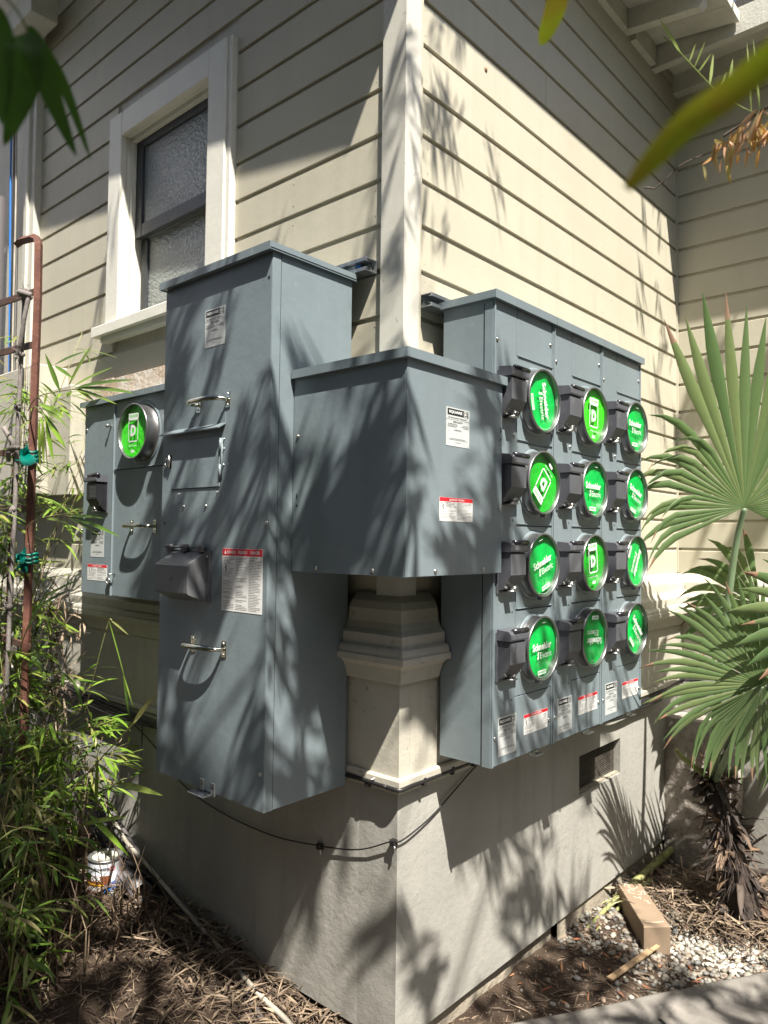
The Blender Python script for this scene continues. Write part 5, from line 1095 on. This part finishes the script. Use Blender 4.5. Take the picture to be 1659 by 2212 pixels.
leafy('bamboo_twig', 'bamboo twig with drooping leaves below the first one', [(-1.60, -.46, .45), (-1.50, -.49, .50), (-1.40, -.50, .47), (-1.35, -.5, .42)],
      [((-1.43, -.5, .505), (-1.20, -.5, .425), .018), ((-1.40, -.5, .49), (-1.18, -.51, .40), .016), ((-1.37, -.5, .45), (-1.19, -.5, .31), .022), ((-1.39, -.5, .43), (-1.37, -.5, .265), .020), ((-1.36, -.5, .43), (-1.29, -.5, .27), .020), ((-1.42, -.5, .44), (-1.40, -.5, .24), .016)])
leafy('bamboo_twig', 'single long bamboo twig pointing right above the lowest label', [(-1.60, -.46, .02), (-1.445, -.50, .048), (-1.25, -.50, .07), (-1.115, -.50, .060)],
      [((-1.14, -.5, .062), (-.786, -.5, -.012), .016), ((-1.16, -.5, .064), (-.90, -.5, .052), .012), ((-1.15, -.5, .06), (-.93, -.5, -.005), .012), ((-1.3, -.5, .065), (-1.12, -.5, .14), .012), ((-1.35, -.5, .06), (-1.10, -.51, .03), .012)])
leafy('bamboo_twig', 'bamboo twig sticking up beside the danger label of the left cabinet', [(-1.62, -.48, -.55), (-1.5, -.5, -.40), (-1.38, -.5, -.30), (-1.30, -.5, -.22)],
      [((-1.33, -.5, -.24), (-1.05, -.5, -.16), .012), ((-1.38, -.5, -.28), (-1.12, -.5, -.20), .014), ((-1.45, -.5, -.34), (-1.26, -.5, -.18), .016), ((-1.5, -.5, -.40), (-1.34, -.5, -.24), .016), ((-1.4, -.5, -.31), (-1.15, -.5, -.34), .013)])
leafy('bamboo_twig', 'slender twig stretching right with one dark leaf under the left cabinet', [(-1.3, -.48, -1.05), (-1.05, -.5, -.88), (-.84, -.5, -.72), (-.66, -.5, -.585)],
      [((-.68, -.5, -.60), (-.55, -.5, -.49), .022), ((-.9, -.5, -.77), (-.76, -.5, -.80), .010)])
leafy('bamboo_twig', 'twig with pale curved leaves against the shaded stucco', [(-1.2, -.48, -1.15), (-1.0, -.5, -1.0), (-.84, -.5, -.85), (-.74, -.5, -.79)],
      [((-.78, -.5, -.81), (-.50, -.5, -.785), .022), ((-.90, -.5, -.91), (-.90, -.5, -.74), .018), ((-.95, -.5, -.95), (-.68, -.5, -1.02), .020), ((-1.0, -.5, -1.0), (-.70, -.5, -.90), .016)])
leafy('bent_dry_twig', 'bent straw coloured twig arching in front of the shaded frieze', [(-1.0, -.5, -.62), (-.93, -.5, -.46), (-.87, -.5, -.33), (-.845, -.5, -.285), (-.83, -.5, -.283)],
      [((-.835, -.5, -.285), (-.72, -.5, -.325), .007), ((-.845, -.5, -.29), (-.735, -.5, -.47), .005), ((-.745, -.5, -.455), (-.70, -.5, -.60), .009), ((-.745, -.5, -.455), (-.675, -.5, -.56), .006)], 'bamboo_low', 'petiole_y', .0018)

# ------------------------------------------------------------------ near leaves framing the view
def near(name, label, pts, w, m_, fold=.15, nrm=None, cat='leaf', group=None, widths=None):
    pts = curve([Vector(p) for p in pts], 6); mb = MB(True); vs = []; n = len(pts); view = (CAM - pts[n // 2]).normalized() if nrm is None else Vector(nrm)
    for i, p in enumerate(pts):
        t = i / (n - 1); d = (pts[min(i + 1, n - 1)] - pts[max(i - 1, 0)]).normalized(); sd_ = d.cross(view).normalized()
        ww = w * .5 * (math.sin(math.pi * min(1, (t * .93 + .07))) ** .6 if widths is None else widths(t))
        nn_ = sd_.cross(d); vs += [p - sd_ * ww + nn_ * ww * fold, p, p + sd_ * ww + nn_ * ww * fold]
    mb.add(vs, [(3 * i, 3 * i + 1, 3 * i + 4, 3 * i + 3) for i in range(n - 1)] + [(3 * i + 1, 3 * i + 2, 3 * i + 5, 3 * i + 4) for i in range(n - 1)], True)
    tag(mb.build(name, M[m_]), label, cat, group)
tl = thing('overhanging_bamboo_twig', (.834, -1.50, .45), 'bamboo twig with four dark blurred leaves hanging in at the top left', 'bamboo twig')
mb = MB(True); mb.tube(curve([(.836, -1.56, .475), (.834, -1.530, .462), (.833, -1.504, .448), (.826, -1.49, .436), (.815, -1.484, .440)]), .0011, 5); mb.build('stem', M['culm'], tl)
def nleaf(pts, w):
    pts = curve([Vector(p) for p in pts], 6); mb = MB(True); vs = []; n = len(pts); view = (CAM - pts[n // 2]).normalized()
    for i, p in enumerate(pts):
        t = i / (n - 1); d = (pts[min(i + 1, n - 1)] - pts[max(i - 1, 0)]).normalized(); sd_ = d.cross(view).normalized()
        ww = w * .5 * (math.sin(math.pi * .5 * min(1, (t + .08) / .4)) if t < .4 else max(.02, math.cos(math.pi * .5 * (t - .4) / .6) ** .85)); nn_ = sd_.cross(d); vs += [p - sd_ * ww + nn_ * ww * .15, p, p + sd_ * ww + nn_ * ww * .15]
    mb.add(vs, [(3 * i, 3 * i + 1, 3 * i + 4, 3 * i + 3) for i in range(n - 1)] + [(3 * i + 1, 3 * i + 2, 3 * i + 5, 3 * i + 4) for i in range(n - 1)], True); mb.build('leaf', M['near_leaf'], tl)
nleaf([(.836, -1.535, .440), (.834, -1.522, .424), (.830, -1.515, .395), (.818, -1.508, .352)], .026)
nleaf([(.838, -1.503, .425), (.842, -1.500, .412), (.832, -1.497, .383), (.811, -1.503, .338)], .030)
nleaf([(.840, -1.496, .428), (.848, -1.492, .409), (.839, -1.472, .378), (.831, -1.448, .344)], .019)
nleaf([(.815, -1.487, .452), (.812, -1.475, .440), (.809, -1.450, .415), (.798, -1.418, .364)], .013)
near('near_leaf', 'large blurred yellow green leaf crossing the upper right edge', [(1.322, -1.3825, .187), (1.352, -1.382, .210), (1.375, -1.380, .221), (1.41, -1.379, .240)], .0145, 'near_leaf_y', widths=lambda t: (math.sin(math.pi * .5 * min(1, (t + .06) / .45)) ** .8))
near('near_leaf', 'yellow green leaf tip hanging in at the top centre', [(1.146, -1.128, .548), (1.135, -1.116, .525), (1.1125, -1.107, .499)], .021, 'near_leaf_y')

# ------------------------------------------------------------------ dried sprays at the upper right
sp = thing('dry_leaf_spray', (1.05, -.13, .88), 'spray of pinkish dry curled leaves hanging at the upper right', 'dry branch')
mb = MB(True); mb.tube(curve([(.853, -.146, .784), (.885, -.143, .805), (.919, -.141, .824), (.98, -.127, .836), (1.082, -.104, .850), (1.2, -.08, .88)]), .0016, 5); mb.tube(curve([(.832, -.157, .789), (.842, -.151, .788), (.853, -.146, .784)]), .002, 5)
mb.tube(curve([(.995, -.139, .855), (1.03, -.132, .872), (1.079, -.125, .893), (1.2, -.10, .93)]), .0028, 6); mb.build('stem', M['twig'], sp)
for i in range(62):
    t = R(); b = Vector((.985, -.139, .855)).lerp(Vector((1.13, -.115, .905)), t); p = b + Vector((U(-.03, .02), U(-.02, .02), U(-.015, .01)))
    mb = MB(True); d = Vector((U(-.7, .5), U(-.4, .4), -U(.5, 1.2))); L_ = U(.025, .075)
    mb.leaf(p + Vector((0, 0, -R() ** 2 * .05)), d, L_, U(.005, .010), U(-1.2, 2.2), 7, fold=U(-.9, .9), nrm=(U(-1, 1), -1, U(-.4, .4)), basef=.1, peak=.5); mb.build('leaf', M['dryleaf'], sp)
for i in range(10):
    p = Vector((U(.935, 1.1), -.13, U(.80, .85))); mb = MB(True); mb.leaf(p, (U(-.2, .2), 0, -1), U(.02, .045), .007, .2, 5, fold=.4, nrm=(.4, -1, 0)); mb.build('leaf', M['dryleaf'], sp)
gs = thing('green_sprig', (1.0, -.17, .93), 'thin sprig with upright narrow pale green leaflets below the eave', 'sprig')
ax_ = curve([(.919, -.268, 1.037), (.943, -.239, 1.007), (.974, -.201, .963), (1.002, -.170, .927), (1.048, -.136, .891), (1.10, -.11, .86)], 6)
mb = MB(True); mb.tube(ax_, .0013, 5); mb.build('stem', M['greensprig'], gs)
for p, tp_, w in (((.943, -.239, 1.007), (.914, -.285, 1.070), .0075), ((.955, -.224, .99), (.968, -.222, 1.025), .004), ((.962, -.215, .98), (.984, -.212, 1.028), .003), ((.968, -.208, .972), (.992, -.200, 1.005), .004), ((.985, -.190, .948), (.992, -.188, 1.010), .0065), ((.998, -.176, .933), (1.012, -.17, .972), .005), ((1.010, -.163, .920), (1.022, -.160, 1.002), .0085), ((1.02, -.155, .912), (1.048, -.150, .955), .006), ((1.05, -.135, .890), (1.046, -.150, 1.03), .006), ((1.065, -.13, .885), (1.055, -.14, 1.04), .005)):
    p = Vector(p); d = Vector(tp_) - p; mb = MB(True); mb.leaf(p, d, d.length, w, -.05, 6, fold=.3, nrm=(.66, -.75, 0)); mb.build('leaf', M['greensprig'], gs)

# ------------------------------------------------------------------ overhead tree and bamboo that dapple the light
tree = thing('overhanging_tree', (4.6, -2.6, -1.7), 'leafy tree beside the viewer whose boughs dapple the house with shade', 'tree')
mb = MB(True); mb.tube(curve([(4.6, -2.6, -1.8), (4.5, -2.5, 0), (4.6, -2.9, 2.2), (4.7, -3.3, 4.3), (4.8, -3.6, 5.6)]), [.12 - .002 * i for i in range(33)], 8)
lv = MB(True)
def shade(tgt, su, sv, cov, dist, L=(.13, .24), w=(.022, .042), cr_=.07, hang=0.0, limb=None, leaves=11):
    """leaf clumps up-sun of a target patch (su, sv: half extents); cov = share of the patch that ends up in shade"""
    tgt = Vector(tgt); su = Vector(su); sv = Vector(sv); area = 4 * abs(su.cross(sv).dot(S)); cents = []
    n = max(1, int(-math.log(1 - cov) * area / (math.pi * (1.35 * cr_) ** 2) + .5))
    for i in range(n):
        c = tgt + su * U(-1, 1) + sv * U(-1, 1) + S * (dist * U(.85, 1.15)); cents.append(c)
        main = Vector((U(-1, 1), U(-1, 1), U(-.7, .3) - hang)).normalized()
        for j in range(random.randint(leaves - 3, leaves + 3)):
            p = c - main * L[1] * .4 + Vector((random.gauss(0, cr_ * .6), random.gauss(0, cr_ * .6), random.gauss(0, cr_ * .6)))
            d = main + Vector((U(-.4, .4), U(-.4, .4), U(-.4, .4))); lv.leaf(p, d, U(*L), U(*w), .3, 2)
        mb.tube([c - main * cr_ * 2.6, c, c + main * cr_ * 2.2], .004, 3, cap=False)
    if limb:
        for c in cents[::9]: mb.tube([limb, (Vector(limb) + c) / 2 + Vector((.3, -.6, .25)), c], [.014, .008, .004], 4, cap=False)
HUB = (4.7, -3.3, 4.3)
# tall cabinet front, elbow box and the faces beside them
shade((-.46, -.375, .15), (.34, 0, 0), (0, 0, .85), .55, 2.7, L=(.14, .26), w=(.014, .03), cr_=.042, hang=.5, limb=HUB)
shade((.03, -.285, .25), (.24, 0, 0), (0, 0, .30), .60, 2.8, L=(.14, .26), w=(.014, .03), cr_=.042, hang=.5, limb=HUB)
shade((.255, -.05, .20), (0, .24, 0), (0, 0, .32), .52, 3.0, L=(.12, .22), w=(.016, .032), cr_=.045, limb=HUB)
shade((-.185, -.2, .0), (0, .17, 0), (0, 0, .85), .46, 3.0, L=(.12, .22), w=(.016, .032), cr_=.045, limb=HUB)
# foundation corner, foundation and ground
shade((-.15, 0, -1.15), (.35, .0, 0), (0, 0, .38), .26, 3.6, cr_=.05, limb=HUB)
shade((0, .50, -1.25), (0, .36, 0), (0, 0, .28), .32, 3.8, cr_=.05, limb=HUB)
shade((0, .85, -1.2), (0, .16, 0), (0, 0, .36), .45, 3.4, L=(.12, .22), w=(.010, .02), cr_=.04, hang=1.2)
shade((-1.0, -.62, -1.58), (.85, 0, 0), (0, .45, 0), .78, 5.0, cr_=.10, limb=HUB)
shade((.45, .75, -1.65), (.5, 0, 0), (0, .50, 0), .72, 4.2, cr_=.07, limb=HUB)
# meter stacks: light shade on the lower third
shade((.25, .75, -.45), (0, .55, 0), (0, 0, .25), .48, 3.0, w=(.012, .024), cr_=.05, limb=HUB)
shade((.25, .25, .35), (0, .10, 0), (0, 0, .35), .40, 3.4, w=(.014, .026), cr_=.05)
shade((.25, .35, -.15), (0, .20, 0), (0, 0, .25), .35, 3.2, w=(.014, .026), cr_=.05)
# right wall top left and by the inner corner: sharper leaf streaks
T_ = dict(L=(.10, .18), w=(.008, .017))
shade((0, .32, 1.55), (0, .24, 0), (0, 0, .22), .62, 2.2, cr_=.04, hang=1.4, leaves=7, **T_)
shade((0, .14, 1.1), (0, .09, 0), (0, 0, .35), .50, 2.2, cr_=.035, hang=1.4, leaves=6, **T_)
shade((0, .40, .80), (0, .35, 0), (0, 0, .08), .35, 3.0, cr_=.045, hang=.6, leaves=7, **T_)
shade((0, 2.02, 1.45), (0, .17, 0), (0, 0, .32), .42, 2.1, cr_=.035, hang=1.6, leaves=6, **T_)
shade((0, 2.12, .85), (0, .15, 0), (0, 0, .30), .45, 2.5, cr_=.035, hang=1.4, leaves=6, **T_)
# left wall and corner boards
shade((-.38, 0, 1.02), (.35, 0, 0), (0, 0, .20), .06, 2.6, cr_=.03, leaves=5, **T_)
shade((-.05, 0, 1.0), (.06, 0, 0), (0, 0, .7), .42, 2.4, cr_=.022, leaves=7, **T_)
shade((-2.2, 0, 1.2), (.3, 0, 0), (0, 0, .25), .16, 3.2, cr_=.04, leaves=7, **T_)
shade((-1.1, -.2, -.05), (.3, 0, 0), (0, 0, .25), .35, 4.0, cr_=.05)
shade((0, .10, -.58), (0, .10, 0), (0, 0, .12), .2, 3.0, w=(.014, .028), cr_=.03)
shade((.15, 2.38, .5), (.3, 0, 0), (0, 0, .5), .45, 3.3, cr_=.05)
mb.build('trunk_and_boughs', M['bark'], tree)
hd = MB(True)  # leaf mass added out of view, off the sun path, to dim sky light
for i in range(3000):
    p = Vector((U(-4.5, 2.6), U(-4.6, -2.0), U(3.4, 5.6))); hd.leaf(p, (U(-1, 1), U(-1, 1), U(-1, .4)), U(.22, .36), U(.08, .15), .3, 2)
hd.build('sky_cutting_crown', M['tree_leaf'], tree, kind='stuff')
hg = thing('sky_cutting_hedge', (0, -5.2, -1.7), 'unseen dark green hedge added behind the viewer to cut sky light', 'hedge')
mbh = MB(True)  # hedge walls added out of view to lower the ambient sky light
def hedge(F, a0, a1, h):
    na, nb = int((a1 - a0) / .12), int(h / .12)
    P_ = [F(a0 + (a1 - a0) * i / na, -1.7 + h * j / nb, .22 * noise.noise(Vector((a0 + i * .12, j * .12, F.o.x)) * 2.2) + .08 * noise.noise(Vector((i * .9, j * .9, 4)))) for j in range(nb + 1) for i in range(na + 1)]
    mbh.add(P_, [(j * (na + 1) + i, j * (na + 1) + i + 1, (j + 1) * (na + 1) + i + 1, (j + 1) * (na + 1) + i) for j in range(nb) for i in range(na)])
hedge(Fr((0, -5.0, 0), (-1, 0, 0)), -5.0, 6.0, 5.0); hedge(Fr((4.9, 0, 0), (0, -1, 0)), -3.0, 5.2, 4.6)
mbh.build('sky_cutting_leaves', M['tree_leaf'], hg, kind='stuff'); lv.build('crown', M['tree_leaf'], tree, kind='stuff')
